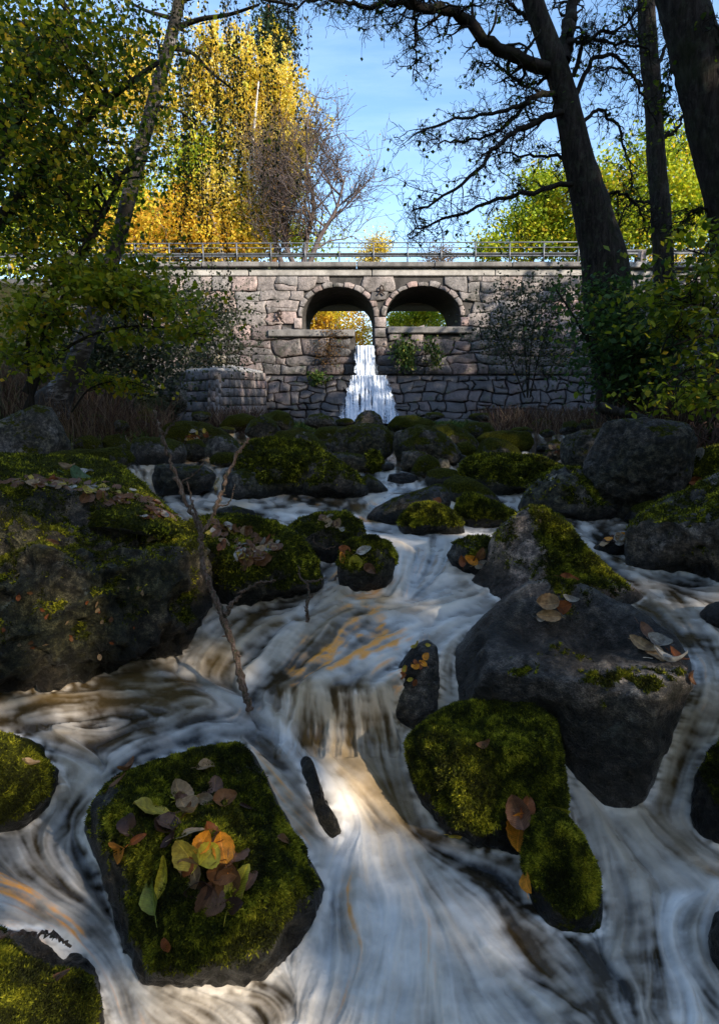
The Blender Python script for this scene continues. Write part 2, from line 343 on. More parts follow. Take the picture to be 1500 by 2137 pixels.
# ------------------------------------------------------------------ stream: elevation and flow
ZC = np.array([  # photograph column, row, water height
 (-150,905,-.45),(400,905,-.45),(900,905,-.45),(1650,905,-.45),
 (-150,1000,-.56),(-150,1250,-.82),(-150,1420,-.97),(-150,1600,-1.15),(-150,1750,-1.25),(-150,1950,-1.30),(-150,2200,-1.40),
 (350,962,-.50),(480,962,-.50),(300,975,-.53),(330,1025,-.66),(420,1030,-.67),(480,1035,-.67),(560,1050,-.69),(650,1060,-.70),(720,1045,-.68),
 (820,978,-.55),(880,990,-.57),(800,1005,-.61),(860,1020,-.64),(780,1085,-.72),(700,1120,-.74),
 (1120,922,-.47),(1100,942,-.50),(1130,955,-.52),(1190,985,-.57),(1220,1060,-.69),(1060,1030,-.66),(1080,1060,-.70),
 (850,1112,-.74),(950,1110,-.74),(1060,1112,-.74),(860,1150,-.755),(920,1160,-.755),(820,1240,-.845),(900,1235,-.83),(960,1250,-.84),
 (1200,1080,-.71),(1300,1100,-.73),(1250,1140,-.76),(1350,1180,-.79),(1450,1260,-.83),(1500,1320,-.86),(1650,1250,-.80),(1650,1450,-.95),
 (1420,1340,-.87),(1470,1430,-.91),(1450,1480,-.98),(1430,1560,-1.12),(1390,1670,-1.27),(1450,1700,-1.30),(1300,1690,-1.275),(1250,1700,-1.28),
 (640,1245,-.84),(560,1250,-.845),(480,1280,-.865),(430,1320,-.90),(390,1375,-1.0),(450,1390,-1.0),(560,1380,-.97),(560,1320,-.90),(620,1300,-.88),
 (720,1290,-.865),(800,1330,-.89),(880,1300,-.87),(700,1380,-.925),(780,1400,-.935),(600,1420,-.965),(700,1425,-.96),(800,1430,-.965),
 (600,1445,-1.01),(700,1450,-1.01),(800,1455,-1.01),(640,1530,-1.14),(720,1545,-1.16),(810,1560,-1.19),(870,1500,-1.10),(880,1400,-.93),
 (0,1420,-.98),(200,1420,-.99),(350,1430,-1.005),(500,1475,-1.03),(100,1500,-1.02),(300,1520,-1.04),(0,1560,-1.06),(200,1560,-1.06),
 (450,1545,-1.06),(330,1575,-1.07),(250,1620,-1.10),(150,1700,-1.20),(60,1700,-1.215),(30,1800,-1.225),(150,1850,-1.24),(250,1900,-1.30),
 (550,1530,-1.055),(600,1580,-1.085),(640,1660,-1.16),(690,1745,-1.265),(750,1700,-1.27),(860,1700,-1.285),(760,1620,-1.21),
 (0,1900,-1.235),(150,1950,-1.27),(240,2060,-1.335),(280,2137,-1.35),(0,2137,-1.38),(450,2100,-1.365),(700,1850,-1.30),(850,1850,-1.30),
 (780,1760,-1.265),(680,2000,-1.325),(800,2000,-1.32),(750,2137,-1.345),(950,1850,-1.315),(1000,1950,-1.33),(1000,2137,-1.36),(1120,1950,-1.335),
 (1250,1750,-1.285),(1350,1800,-1.30),(1450,1850,-1.315),(1650,1700,-1.30),(1650,2000,-1.35),(1400,2000,-1.34),(1250,2000,-1.34),(1300,2137,-1.37),
 (1650,2200,-1.39),(500,2200,-1.385),(900,2200,-1.375),(1200,2200,-1.385),(960,1500,-1.10),(1150,1400,-1.0),(1100,1250,-.85),(200,1200,-.79),(250,1050,-.64),(1350,1000,-.60),(550,1000,-.60),(650,980,-.57),(980,1000,-.60)
], float)
STEP = 2.6
GX = np.concatenate([np.arange(-760, -160, 14.), np.arange(-160, 1661, STEP), np.arange(1664, 2260, 14.)]); GY = np.concatenate([np.arange(902, 2205, STEP), np.arange(2206, 2620, 10.)])
NX, NY = len(GX), len(GY)
def rbf_fit(xy, val, c):
    d = np.linalg.norm(xy[:, None] - xy[None], axis=-1); A = np.sqrt(d * d + c * c)
    n = len(xy); M = np.zeros((n + 3, n + 3)); M[:n, :n] = A; M[:n, n] = 1; M[:n, n + 1:] = xy / 1000; M[n, :n] = 1; M[n + 1:, :n] = (xy / 1000).T
    return np.linalg.solve(M, np.concatenate([val, np.zeros((3,) + val.shape[1:])]))
def rbf_eval(w, xy, c, q):
    out = w[-3] + q[..., :1] / 1000 * w[-2] + q[..., 1:] / 1000 * w[-1] if w.ndim > 1 else w[-3] + q[..., 0] / 1000 * w[-2] + q[..., 1] / 1000 * w[-1]
    for i in range(len(xy)):
        r = np.sqrt((q[..., 0] - xy[i, 0]) ** 2 + (q[..., 1] - xy[i, 1]) ** 2 + c * c)
        out = out + (r[..., None] * w[i] if w.ndim > 1 else r * w[i])
    return out
# control heights are exact in slope space: interpolate world Y through z
QX, QY = np.meshgrid(GX, GY)
Q = np.stack([QX, QY], -1)
_w = rbf_fit(ZC[:, :2], ZC[:, 2], 14.)
WZ = rbf_eval(_w, ZC[:, :2], 14., np.stack([np.clip(QX, -220, 1720), np.clip(QY, 0, 2230)], -1))
_, _ry, _rz = ray(QX, QY)
WY = WZ / _rz * _ry
WY = np.minimum.accumulate(WY - np.arange(NY)[:, None] * 1e-5, axis=0)
WZ = WY / _ry * _rz

STREAM = [  # (foam, tan, painted orange reflection, points)
 (.62,.1,.05,[(300,1030),(400,1040),(500,1055),(620,1062)]),(.45,.2,.15,[(350,962),(420,965),(480,964)]),(.35,.1,.0,[(345,975),(340,1028)]),(.3,.1,.0,[(400,972),(400,1028)]),(.5,.15,.05,[(465,970),(440,1000),(425,1030)]),
 (.5,.1,.05,[(500,1075),(600,1085),(700,1090),(770,1100)]),(.75,.05,.0,[(560,1070),(640,1078),(740,1080)]),(.35,.2,.1,[(620,1042),(700,1048),(780,1060)]),
 (.35,.05,.0,[(820,978),(850,982),(890,985)]),(.7,.05,.0,[(800,985),(820,1000),(860,1008),(900,1015)]),(.6,.1,.0,[(900,1000),(860,1020),(790,1035),(740,1050),(700,1075)]),
 (.25,.6,.2,[(745,1060),(760,1075),(780,1088)]),(.7,.05,.0,[(1105,925),(1120,932),(1100,945),(1060,950)]),(.4,.05,.0,[(1120,950),(1170,965),(1210,990),(1240,1020)]),
 (.7,.15,.0,[(1040,1035),(1075,1045),(1085,1060)]),(.8,.05,.0,[(790,1105),(900,1115),(1000,1112),(1080,1100)]),(.9,.03,.0,[(760,1115),(850,1125),(930,1120),(1020,1118)]),
 (.85,.1,.05,[(860,1120),(860,1160),(835,1200),(815,1238)]),(.75,.12,.1,[(900,1125),(880,1170),(855,1215),(850,1240)]),(.7,.1,.03,[(1000,1200),(940,1210),(900,1225),(880,1240)]),
 (.8,.1,.0,[(930,1140),(915,1180),(900,1215),(870,1240)]),(.62,.2,.05,[(1000,1215),(930,1250),(830,1260),(740,1262)]),(.5,.45,.25,[(800,1255),(740,1265),(690,1290),(640,1330)]),
 (.75,.1,.0,[(960,1270),(880,1290),(800,1300),(740,1330),(700,1370)]),(.55,.3,.62,[(770,1275),(720,1310),(690,1350),(640,1380),(610,1410)]),(.45,.3,.9,[(790,1310),(730,1340),(680,1370),(630,1400)]),
 (.6,.25,.6,[(820,1340),(770,1360),(700,1390),(640,1410),(600,1425)]),(.85,.05,.05,[(930,1300),(860,1330),(790,1365),(720,1400),(660,1425)]),(.6,.2,.45,[(885,1330),(880,1370),(850,1400),(820,1430)]),
 (.7,.1,.05,[(900,1345),(840,1380),(800,1420)]),(.35,.3,.1,[(760,1290),(720,1300),(700,1320)]),(.25,.6,.1,[(700,1300),(690,1330),(660,1360)]),
 (.55,.4,.0,[(590,1430),(585,1470),(590,1500)]),(.5,.4,.0,[(640,1430),(636,1480),(645,1530)]),(.5,.4,.0,[(700,1432),(698,1490),(700,1545)]),(.5,.4,.0,[(760,1432),(762,1490),(765,1560)]),(.5,.35,.0,[(810,1435),(815,1490),(815,1560)]),
 (.55,.3,.0,[(930,1380),(920,1420),(930,1490)]),(.5,.3,.0,[(890,1510),(860,1540),(850,1600)]),
 (.6,.2,.0,[(660,1240),(600,1255),(520,1270),(450,1310),(400,1360),(375,1395)]),(.45,.5,.0,[(620,1290),(540,1310),(480,1350),(450,1390)]),(.5,.4,.0,[(560,1270),(500,1300),(440,1350),(420,1395)]),
 (.75,.1,.0,[(640,1260),(620,1290),(590,1320),(560,1380),(520,1420)]),(.6,.3,.0,[(700,1290),(640,1310),(600,1350),(560,1400),(530,1440)]),(.3,.3,.05,[(680,1330),(640,1360),(600,1400),(570,1430)]),
 (.55,.45,.0,[(0,1425),(120,1400),(250,1385),(350,1385)]),(.3,.5,.0,[(0,1455),(120,1440),(260,1430),(380,1425)]),(.12,.35,.0,[(60,1490),(200,1470),(330,1470),(420,1470)]),(.5,.15,.0,[(-60,1500),(60,1510),(200,1500),(330,1490)]),
 (.6,.1,.0,[(350,1400),(430,1430),(500,1460)]),(.45,.25,.05,[(300,1520),(220,1530),(130,1520),(0,1500)]),(.55,.15,.0,[(-60,1530),(50,1530),(150,1565),(210,1600)]),(.25,.2,.05,[(420,1480),(300,1500),(230,1540)]),
 (.65,.05,.1,[(470,1510),(380,1525),(300,1560),(240,1600),(190,1640)]),(.6,.05,.0,[(520,1520),(430,1535),(330,1560),(240,1610),(160,1670),(100,1730)]),(.45,.15,.12,[(500,1560),(400,1570),(320,1585),(250,1630),(180,1700),(110,1750)]),
 (.65,.1,.3,[(540,1475),(500,1500),(440,1520)]),(.85,.02,.05,[(530,1490),(580,1530),(640,1590),(690,1660),(710,1740)]),(.6,.15,.08,[(510,1540),(560,1580),(600,1640),(640,1700),(680,1745)]),(.35,.4,.25,[(540,1560),(570,1610),(600,1670),(640,1730)]),
 (.8,.2,.0,[(560,1470),(640,1540),(700,1600),(740,1680),(750,1730)]),(.65,.5,.0,[(600,1500),(680,1570),(740,1640),(780,1710)]),(.5,.6,.0,[(700,1560),(750,1600),(800,1660),(830,1710)]),(.45,.5,.0,[(820,1560),(830,1640),(850,1710)]),(.4,.3,.0,[(850,1600),(870,1660),(880,1720)]),
 (.6,.1,.0,[(-80,1700),(0,1690),(60,1680),(130,1660)]),(.5,.1,.0,[(100,1740),(110,1800),(170,1860),(230,1920)]),(.45,.08,.0,[(150,1720),(200,1790),(240,1860),(260,1960),(270,2040)]),(.35,.1,.0,[(190,1720),(230,1790),(260,1850),(275,1940)]),
 (.5,.1,.0,[(30,1740),(60,1820),(140,1890),(220,1970),(260,2060)]),(.55,.2,.5,[(-60,1830),(20,1850),(90,1890),(160,1950)]),(.7,.05,.1,[(-40,1890),(50,1910),(150,1960),(230,2050),(270,2137)]),(.6,.05,.45,[(-60,1920),(20,1930),(100,1945)]),
 (.55,.15,.0,[(270,2050),(330,2090),(400,2150)]),(.6,.2,.0,[(350,2090),(450,2110),(520,2170)]),(.5,.2,.0,[(450,2070),(540,2090),(580,2160)]),(.55,.1,.0,[(560,2060),(610,2090),(640,2160)]),
 (.92,.05,.0,[(740,1740),(700,1790),(690,1880),(680,1980),(640,2080),(600,2170)]),(.95,.05,.0,[(770,1750),(780,1820),(800,1900),(780,2000),(730,2170)]),(.9,.12,.12,[(830,1740),(860,1820),(880,1900),(900,2000),(920,2170)]),
 (.75,.3,.3,[(730,1830),(720,1900),(740,1970)]),(.88,.1,.15,[(760,1900),(760,1980),(740,2060),(700,2170)]),(.85,.1,.02,[(860,1760),(920,1850),(960,1930),(1040,2050),(1110,2170)]),(.7,.1,.0,[(900,1860),(980,1960),(1070,2040),(1160,2170)]),
 (.6,.3,.0,[(800,1720),(850,1740),(880,1790)]),(.12,.05,.0,[(880,1740),(930,1770),(1000,1790),(1060,1800)]),(.15,.05,.0,[(900,1790),(960,1820),(1030,1850),(1090,1900)]),(.22,.1,.1,[(1020,1850),(1060,1900),(1080,1960),(1130,2020)]),(.7,.05,.0,[(940,1830),(1000,1880),(1030,1930),(1080,2000)]),
 (.4,.35,.0,[(1050,1890),(1090,1950),(1130,2010),(1180,2080)]),(.35,.1,.0,[(1100,1930),(1160,1970),(1220,2040),(1260,2120)]),(.28,.05,.0,[(1180,1940),(1240,1990),(1290,2060),(1330,2160)]),(.25,.05,.0,[(1100,2040),(1180,2100),(1240,2170)]),
 (.6,.25,.05,[(1240,1720),(1260,1790),(1280,1860),(1290,1920),(1270,1990)]),(.75,.3,.0,[(1250,1680),(1300,1730),(1350,1790),(1410,1830),(1470,1850)]),(.55,.4,.0,[(1340,1690),(1390,1740),(1450,1790),(1530,1830)]),(.7,.25,.0,[(1270,1740),(1320,1800),(1340,1870),(1330,1940)]),
 (.95,.0,.0,[(1490,1850),(1430,1875),(1400,1910),(1395,1960),(1420,2020),(1440,2080),(1430,2170)]),(.35,.15,.0,[(1330,1890),(1350,1960),(1350,2040),(1340,2130)]),(.6,.1,.0,[(1460,1880),(1440,1940),(1460,2020),(1500,2100)]),(.25,.05,.0,[(1290,2020),(1330,2080),(1380,2160)]),
 (.45,.1,.0,[(1190,1080),(1250,1100),(1300,1120)]),(.3,.15,.0,[(1260,1085),(1320,1095)]),(.6,.1,.0,[(1190,1110),(1230,1130),(1250,1150)]),(.55,.05,.0,[(1250,1165),(1310,1190),(1370,1215),(1450,1230),(1560,1230)]),(.35,.2,.0,[(1300,1175),(1350,1210),(1420,1260),(1500,1300)]),
 (.3,.25,.05,[(1330,1240),(1390,1280),(1440,1330)]),(.4,.08,.0,[(1400,1240),(1450,1290),(1490,1350),(1500,1420)]),(.5,.1,.15,[(1430,1310),(1470,1370),(1480,1430),(1460,1480)]),(.45,.4,.0,[(1460,1440),(1440,1500),(1410,1580),(1390,1660)]),(.55,.15,.0,[(1500,1430),(1490,1500),(1450,1580),(1420,1670)]),
 (.3,.1,.0,[(1380,1500),(1370,1580),(1360,1660)]),(.6,.1,.0,[(1540,1300),(1560,1400),(1550,1500)]),(.5,.1,.0,[(1500,1700),(1560,1760)]),
]
def flow_samples():
    S = []
    for fo, ta, og, pts in STREAM:
        p = smooth_path(pts, max(4, int(np.linalg.norm(np.diff(np.array(pts, float), axis=0), axis=1).sum() / 28)))
        d = np.gradient(p, axis=0); d /= np.linalg.norm(d, axis=1, keepdims=True) + 1e-9
        for a, b in zip(p, d): S.append((a[0], a[1], b[0], b[1], fo, ta, og))
    return np.array(S)
FS = flow_samples()
num = np.zeros((NY, NX, 5)); den = np.zeros((NY, NX)); num2 = np.zeros((NY, NX, 2))
for x, y, dx, dy, fo, ta, og in FS:
    persp = max(.28, min(1.0, (y - 850) / 700.0))
    r2 = ((QX - x) / persp) ** 2 + ((QY - y) / (persp * .8)) ** 2
    # anisotropic: longer along the flow
    w = 1 / (r2 + 14 ** 2) ** 2
    den += w; num[..., 0] += w * fo; num[..., 1] += w * ta; num[..., 2] += w * og; num2[..., 0] += w * dx; num2[..., 1] += w * dy
CTRL = num[..., :3] / den[..., None]; FL = num2 / (np.linalg.norm(num2, axis=-1, keepdims=True) + 1e-20)
def blur(a, k):
    for _ in range(k):
        b = np.pad(a, 1, mode='edge'); a = (b[:-2, 1:-1] + b[2:, 1:-1] + b[1:-1, :-2] + b[1:-1, 2:] + 2 * b[1:-1, 1:-1]) / 6
    return a
def norm01(a): return (a - a.mean()) / (a.std() + 1e-9)
def lic(src, fl, length, n=40):
    acc = src.copy(); cnt = np.ones_like(src)
    for sg in (1, -1):
        X, Yq = np.meshgrid(np.arange(NX, dtype=float), np.arange(NY, dtype=float))
        for k in range(n):
            xi = np.clip(np.rint(X).astype(int), 0, NX - 1); yi = np.clip(np.rint(Yq).astype(int), 0, NY - 1)
            X = X + sg * fl[yi, xi, 0] * length / n; Yq = Yq + sg * fl[yi, xi, 1] * length / n
            xi = np.clip(np.rint(X).astype(int), 0, NX - 1); yi = np.clip(np.rint(Yq).astype(int), 0, NY - 1)
            w = 1 - (k + 1) / (n + 1); acc += w * src[yi, xi]; cnt += w
    return acc / cnt
PERS = np.clip((QY - 880) / 700.0, .10, 1.15)            # near = 1
# wandering of the flow so that streaks are not ruler-straight
ang = (fbm(np.stack([QX / 70 / PERS ** .6, QY / 60 / PERS ** .6, 0 * QX], -1), 3, 5) - .5) * .8
ca, sa = np.cos(ang), np.sin(ang); FLW = np.stack([FL[..., 0] * ca - FL[..., 1] * sa, FL[..., 0] * sa + FL[..., 1] * ca], -1)
r0 = np.random.default_rng(3)
wnz = r0.random((NY, NX)); fine = lic(blur(wnz, 1), FLW, 17 * PERS)
med = lic(norm01(blur(r0.random((NY, NX)), 4)), FLW, 30 * PERS)
big = lic(norm01(blur(r0.random((NY, NX)), 26)), FLW, 50 * PERS)
patch = sstep(.35, .68, fbm(np.stack([QX / 60 / PERS, QY / 45 / PERS, 0 * QX + 7], -1), 3, 77))
fine, med, big = norm01(fine), norm01(med), norm01(big)
turb = norm01(fbm(np.stack([QX / 34 / PERS, QY / 22 / PERS, 0 * QX + 3], -1), 4, 9))
tl = norm01(lic(turb, FLW, 34 * PERS)); soft = norm01(lic(norm01(blur(r0.random((NY, NX)), 10)), FLW, 40 * PERS))
LF = .30 * fine + .55 * med + .65 * big; LF = norm01(LF)
mixf = norm01((.34 * fine + .60 * med) * (.45 + patch) + .45 * big + .38 * turb + .35 * tl + .3 * soft)
_cs = norm01(fbm(np.stack([QX * .075 + (QY - 1430) * (QX - 700) * -.00012 + 1.2 * fbm(np.stack([QX * .02, QY * .012, 0 * QX], -1), 2, 5), QY * .009, 0 * QX + 2], -1), 4, 61, .65))
CURT = .42 * _cs * sstep(570, 600, QX) * sstep(835, 815, QX) * sstep(1425, 1445, QY) * sstep(1580, 1520, QY)
FOAM = np.clip((CTRL[..., 0] * 1.15 - .27) * (1 - .85 * sstep(985, 930, QY)) + (.29 - .13 * np.clip(CTRL[..., 0], 0, 1)) * mixf + CURT, 0, 1)
TAN = np.clip(CTRL[..., 1] * 1.35 + .14 + .13 * norm01(.5 * med + big), 0, 1)
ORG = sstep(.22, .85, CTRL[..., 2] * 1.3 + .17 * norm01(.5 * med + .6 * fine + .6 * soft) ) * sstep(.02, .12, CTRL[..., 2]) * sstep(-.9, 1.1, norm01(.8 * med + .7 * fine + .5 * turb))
disp = .0060 * _cs * (CURT != 0) * sstep(1425, 1460, QY) + (.0004 * fine * patch + .0009 * med + .0048 * big + .0026 * tl + .0006 * turb) * (WY / 1.6) ** .5 * np.clip(.45 + CTRL[..., 0], 0, 1.3)
disp *= np.clip(PERS * 1.5, .25, 1)
WZd = WZ + disp
WX = (QX - 750.0) / _ry * WY
# soft noise nudges so falls are ragged
WYd = WY - .25 * disp
idx = np.arange(NX * NY).reshape(NY, NX)
wq = np.stack([idx[:-1, :-1], idx[1:, :-1], idx[1:, 1:], idx[:-1, 1:]], -1).reshape(-1, 4)
me = mesh_np('stream', np.stack([WX, WYd, WZd], -1).reshape(-1, 3), wq, {'foam': FOAM.ravel(), 'tan': TAN.ravel(), 'orange': ORG.ravel()}, True)
WOBJ = link('stream_water', me, 'stream_water', None, kind='structure')
def water_at(px, py):
    i = int(np.clip(np.searchsorted(GY, py), 0, NY - 1)); j = int(np.clip(np.searchsorted(GX, px), 0, NX - 1))
    return float(WY[i, j]), float(WZ[i, j])
def water_level_xy(x, y):
    """water height under world points (nearest column by x/y direction)"""
    # use the median column profile: height as a function of Y for the column the point lies in
    x = np.asarray(x, float); y = np.asarray(y, float)
    # approx column from x/y at an average row
    col = 750 + x / np.maximum(y, .3) * (F * CP + 0)
    j = np.clip(np.searchsorted(GX, col), 0, NX - 1)
    out = np.empty_like(x)
    for jj in np.unique(j):
        m = j == jj; out[m] = np.interp(y[m], WY[::-1, jj], WZ[::-1, jj])
    return out

# ------------------------------------------------------------------ terrain: bed, banks, shoulders
tx = np.concatenate([np.linspace(-120, -20, 26)[:-1], np.linspace(-20, 20, 161)[:-1], np.linspace(20, 120, 26)])
ty = np.concatenate([np.linspace(-40, 0, 21)[:-1], np.linspace(0, 12, 81)[:-1], np.linspace(12, 45, 111)[:-1], np.linspace(45, 400, 40)])
TX, TY = np.meshgrid(tx, ty)
prof = np.interp(TY, [-40, 0, 1.2, 1.7, 2.0, 2.6, 3.3, 5, 8, 12, 25, 29, 30, 50, 400], [-2.2, -1.9, -1.75, -1.65, -1.5, -1.25, -1.05, -.95, -.8, -.66, -.62, -.62, 1.9, 2.1, 3.5])
half_l = np.interp(TY, [-10, 0, 2, 5, 8, 12, 25, 29, 60], [2.2, 1.5, 1.9, 3.9, 4.2, 4.4, 6.0, 5, 6]); half_r = np.interp(TY, [-10, 0, 2, 4, 6, 8, 12, 25, 29, 60], [2.2, 1.6, 2.1, 3.2, 3.2, 3.6, 5.0, 8.5, 5, 6])
dl = np.maximum(-TX - half_l, 0); dr = np.maximum(TX - half_r, 0); dd = dl + dr
rise = np.where(dd < 1.2, dd * .75, .9 + (dd - 1.2) * .33)
rise = rise + np.clip(dl - 3, 0, 6) * .35
cap = np.interp(TY, [0, 20, 26, 32, 45], [9, 7.6, 6.3, 6.3, 6.4])
rise_back = np.interp(TY, [27, 30, 60], [0, .0, .0])
TZ = prof + rise + (fbm(np.stack([TX * .55, TY * .55, 0 * TX], -1), 4, 31) - .5) * np.where(dd > 0, .55, .16)
nearsh = sstep(22, 24.6, TY) * sstep(6.0, 9.5, dl + dr + 2); TZ = TZ * (1 - nearsh) + np.minimum(np.maximum(TZ, -2), 5.7) * nearsh
# right-hand hillside that keeps the low sun off the stream
hill = sstep(6.5, 17, TX - .30 * np.clip(TY, 0, 40)) * sstep(30, 14, TY); TZ = TZ + hill * 4.2
TZ = np.where((TY > 27.5) , np.where(dd > 2.5, np.clip(TZ, -9, 5.75), TZ), TZ)
TZ = np.where(TY > 60, np.maximum(TZ, 2 + (TY - 60) * .035), TZ)
ti = np.arange(TX.size).reshape(TX.shape)
tq = np.stack([ti[:-1, :-1], ti[:-1, 1:], ti[1:, 1:], ti[1:, :-1]], -1).reshape(-1, 4)
link('ground', mesh_np('ground', np.stack([TX, TY, TZ], -1).reshape(-1, 3), tq, None, True), 'forest_floor', None, kind='structure')
def ground_z(x, y):
    i = np.clip(np.searchsorted(ty, y) - 1, 0, len(ty) - 2); j = np.clip(np.searchsorted(tx, x) - 1, 0, len(tx) - 2)
    u = (x - tx[j]) / (tx[j + 1] - tx[j]); v = (y - ty[i]) / (ty[i + 1] - ty[i])
    return TZ[i, j] * (1 - u) * (1 - v) + TZ[i, j + 1] * u * (1 - v) + TZ[i + 1, j] * (1 - u) * v + TZ[i + 1, j + 1] * u * v
# ------------------------------------------------------------------ boulders
_ico = {}
def ico(n):
    if n not in _ico:
        import bmesh
        bm = bmesh.new(); bmesh.ops.create_icosphere(bm, subdivisions=n, radius=1)
        v = np.array([x.co[:] for x in bm.verts]); f = np.array([[y.index for y in x.verts] for x in bm.faces]); bm.free(); _ico[n] = (v, f)
    return _ico[n]
def outline_radius(poly, c):
    """polar radius function of a star-shaped outline about c, smoothed"""
    p = np.asarray(poly, float); th = np.linspace(-np.pi, np.pi, 181)[:-1]; r = np.zeros(180)
    a = p - c; b = np.roll(p, -1, axis=0) - c; e = b - a
    for k, t in enumerate(th):
        d = np.array([math.cos(t), math.sin(t)])
        det = d[0] * -e[:, 1] + d[1] * e[:, 0]; det = np.where(abs(det) < 1e-9, 1e-9, det)
        s = (a[:, 0] * -e[:, 1] + a[:, 1] * e[:, 0]) / det; u = (d[0] * a[:, 1] - d[1] * a[:, 0]) / det
        ok = (u >= -1e-6) & (u <= 1 + 1e-6) & (s > 0); r[k] = s[ok].max() if ok.any() else 0
    r[r == 0] = r[r > 0].mean()
    rs = r.copy()
    for _ in range(2): rs = (np.roll(rs, 1) + 2 * rs + np.roll(rs, -1)) / 4
    return lambda t: np.interp(t, np.append(th, np.pi), np.append(rs, rs[0]))
ROCKS = {}; BV = {}
def rock(key, label, poly, lv=4, moss=.3, T=.8, Y=None, b=None, hue=.3, dark=.85, mt=.5, planes=(), nf=6, rough=.05, boxy=.75, group=None, blades=0, dz=0, up=.45, name='boulder', seed=None, fac=.80, slope=0.0, damp_shade=.02, alg=.75, bare=None):
    poly = np.asarray(poly, float); c = np.array([(poly[:, 0].min() + poly[:, 0].max()) / 2, (poly[:, 1].min() + poly[:, 1].max()) / 2])
    ar = np.mean(poly, axis=0); c = .5 * c + .5 * ar
    hw = (poly[:, 0].max() - poly[:, 0].min()) / 2; hh = (poly[:, 1].max() - poly[:, 1].min()) / 2
    sd_ = seed if seed is not None else int(abs(c[0] * 7 + c[1] * 13)); rg = np.random.default_rng(sd_)
    if Y is None:
        pb = b if b is not None else poly[:, 1].max() - .12 * hh
        yw, zw = water_at(c[0], pb); xw = (c[0] - 750) / F * yw; Dw = math.sqrt(xw * xw + yw * yw + zw * zw)
        Tm = T * min(hw, hh * 1.6) * Dw / F; D = Dw + .5 * Tm + dz
    else:
        q = P(c[0], c[1], Y); D = float(np.linalg.norm(q)); Tm = T * min(hw, hh * 1.6) * D / F
        pb = poly[:, 1].max() - .10 * hh
        if pb > 905 and 150 < c[0] < 1400 or key in ('g36', 'g37', 'dk', 'rb'):
            yw, zw = water_at(c[0], pb); Dw = math.sqrt(((c[0] - 750) / F * yw) ** 2 + yw * yw + zw * zw); Tw = T * min(hw, hh * 1.6) * Dw / F
            if Dw + .5 * Tw < D: D = Dw + .5 * Tw; Tm = Tw
    S, fc = ico(lv); s = S.copy()
    # facets
    k = np.ones(len(s))
    ns = [np.array(n, float) / np.linalg.norm(n[:3]) if False else np.array(n[:3], float) / np.linalg.norm(n[:3]) for n in planes]; hs = [n[3] for n in planes]
    for i in range(nf):
        n = rg.normal(size=3); n[2] = abs(n[2]) * 1.0 + .25; ns.append(n / np.linalg.norm(n)); hs.append(fac + .16 * rg.random())
    for n, h in zip(ns, hs):
        dt = s @ n; kk = np.where(dt > 1e-3, h / np.maximum(dt, 1e-3), 9); k = np.minimum(k, kk)
    # keep silhouette: less clipping as z -> 0
    zc = np.abs(s[:, 2]); k = 1 - (1 - k) * sstep(0, .42, zc)
    rho = np.sqrt(s[:, 0] ** 2 + s[:, 1] ** 2); th = np.arctan2(-s[:, 1], s[:, 0])
    rr = outline_radius(poly, c)(th)
    rp = np.sin(np.arctan2(rho, zc)) ** boxy * k
    zz = np.sign(s[:, 2]) * zc ** .85 * k
    lob = (fbm(s * 1.7 + sd_ % 97, 3, sd_ % 50) - .5); lob2 = fbm(s * 6 + sd_ % 31, 4, sd_ % 40, .6) - .5
    amp = 1 + lob * rough * 2.2 * np.minimum(1, zc * 1.5 + .35) + lob2 * rough * 1.3
    px = c[0] + np.cos(th) * rr * rp * amp; py = c[1] + np.sin(th) * rr * rp * amp
    lean = slope * (c[1] - py) / F * D                     # upper parts lie further away
    v = PD(px, py, D - Tm * zz * amp + lean)
    sz = hw * D / F; g0 = v - v.mean(0); g0 /= np.linalg.norm(g0, axis=1, keepdims=True)
    rd = 1 - 2 * np.abs(fbm(v * 2.6 / sz + sd_ % 17, 4, 11, .55) - .5); rf = fbm(v * 9 / sz + 5, 4, 13, .6) - .5
    face = np.minimum(1, zc * 2 + .25)
    v = v + g0 * ((((rd - .8) * .16 + rf * .12) * sz * rough / .05 * face)[:, None])
    me = mesh_np('boulder', v, fc, None, True)
    nrm = np.zeros(len(v) * 3, np.float32); me.vertices.foreach_get('normal', nrm); nrm = nrm.reshape(-1, 3)
    ms = moss * 1.1 - .12 + up * nrm[:, 2] + 1.1 * (fbm(v * (9 if hw > 120 else 6) + sd_ % 13, 5, 3, .6) - .5) + .7 * (fbm(v * 26 + 3, 3, 9, .6) - .5)
    wl_ = water_level_xy(v[:, 0], v[:, 1]); wet = 1 - sstep(.015 + damp_shade * .4, .10 + damp_shade, v[:, 2] - wl_ + .04 * (fbm(v * 14, 3, 8) - .5)) if Y is None or Y < 4.2 else np.zeros(len(v))  # wet band at the waterline; raised high it paints shade up a front face
    if bare: bd = np.array(bare[:3], float); ms = ms - bare[4] * sstep(bare[3] - .18, bare[3] + .18, s @ (bd / np.linalg.norm(bd)) + .3 * (fbm(v * 11, 3, 5) - .5))
    ms = ms - .75 * wet * (.4 + .6 * (damp_shade < .1))
    # small crags
    me.attributes.new('moss', 'FLOAT', 'POINT').data.foreach_set('value', ms.astype(np.float32))
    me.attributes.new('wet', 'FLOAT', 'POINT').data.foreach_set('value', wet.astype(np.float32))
    base = V(PD(c[0], c[1], D)); me.transform(Matrix.Translation(-base))
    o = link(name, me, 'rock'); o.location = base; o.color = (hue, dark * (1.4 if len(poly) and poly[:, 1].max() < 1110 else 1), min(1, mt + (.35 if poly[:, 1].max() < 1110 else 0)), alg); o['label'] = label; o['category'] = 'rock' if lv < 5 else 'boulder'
    if group: o['group'] = group
    ROCKS[key] = (o, v, fc, nrm, ms, wet)
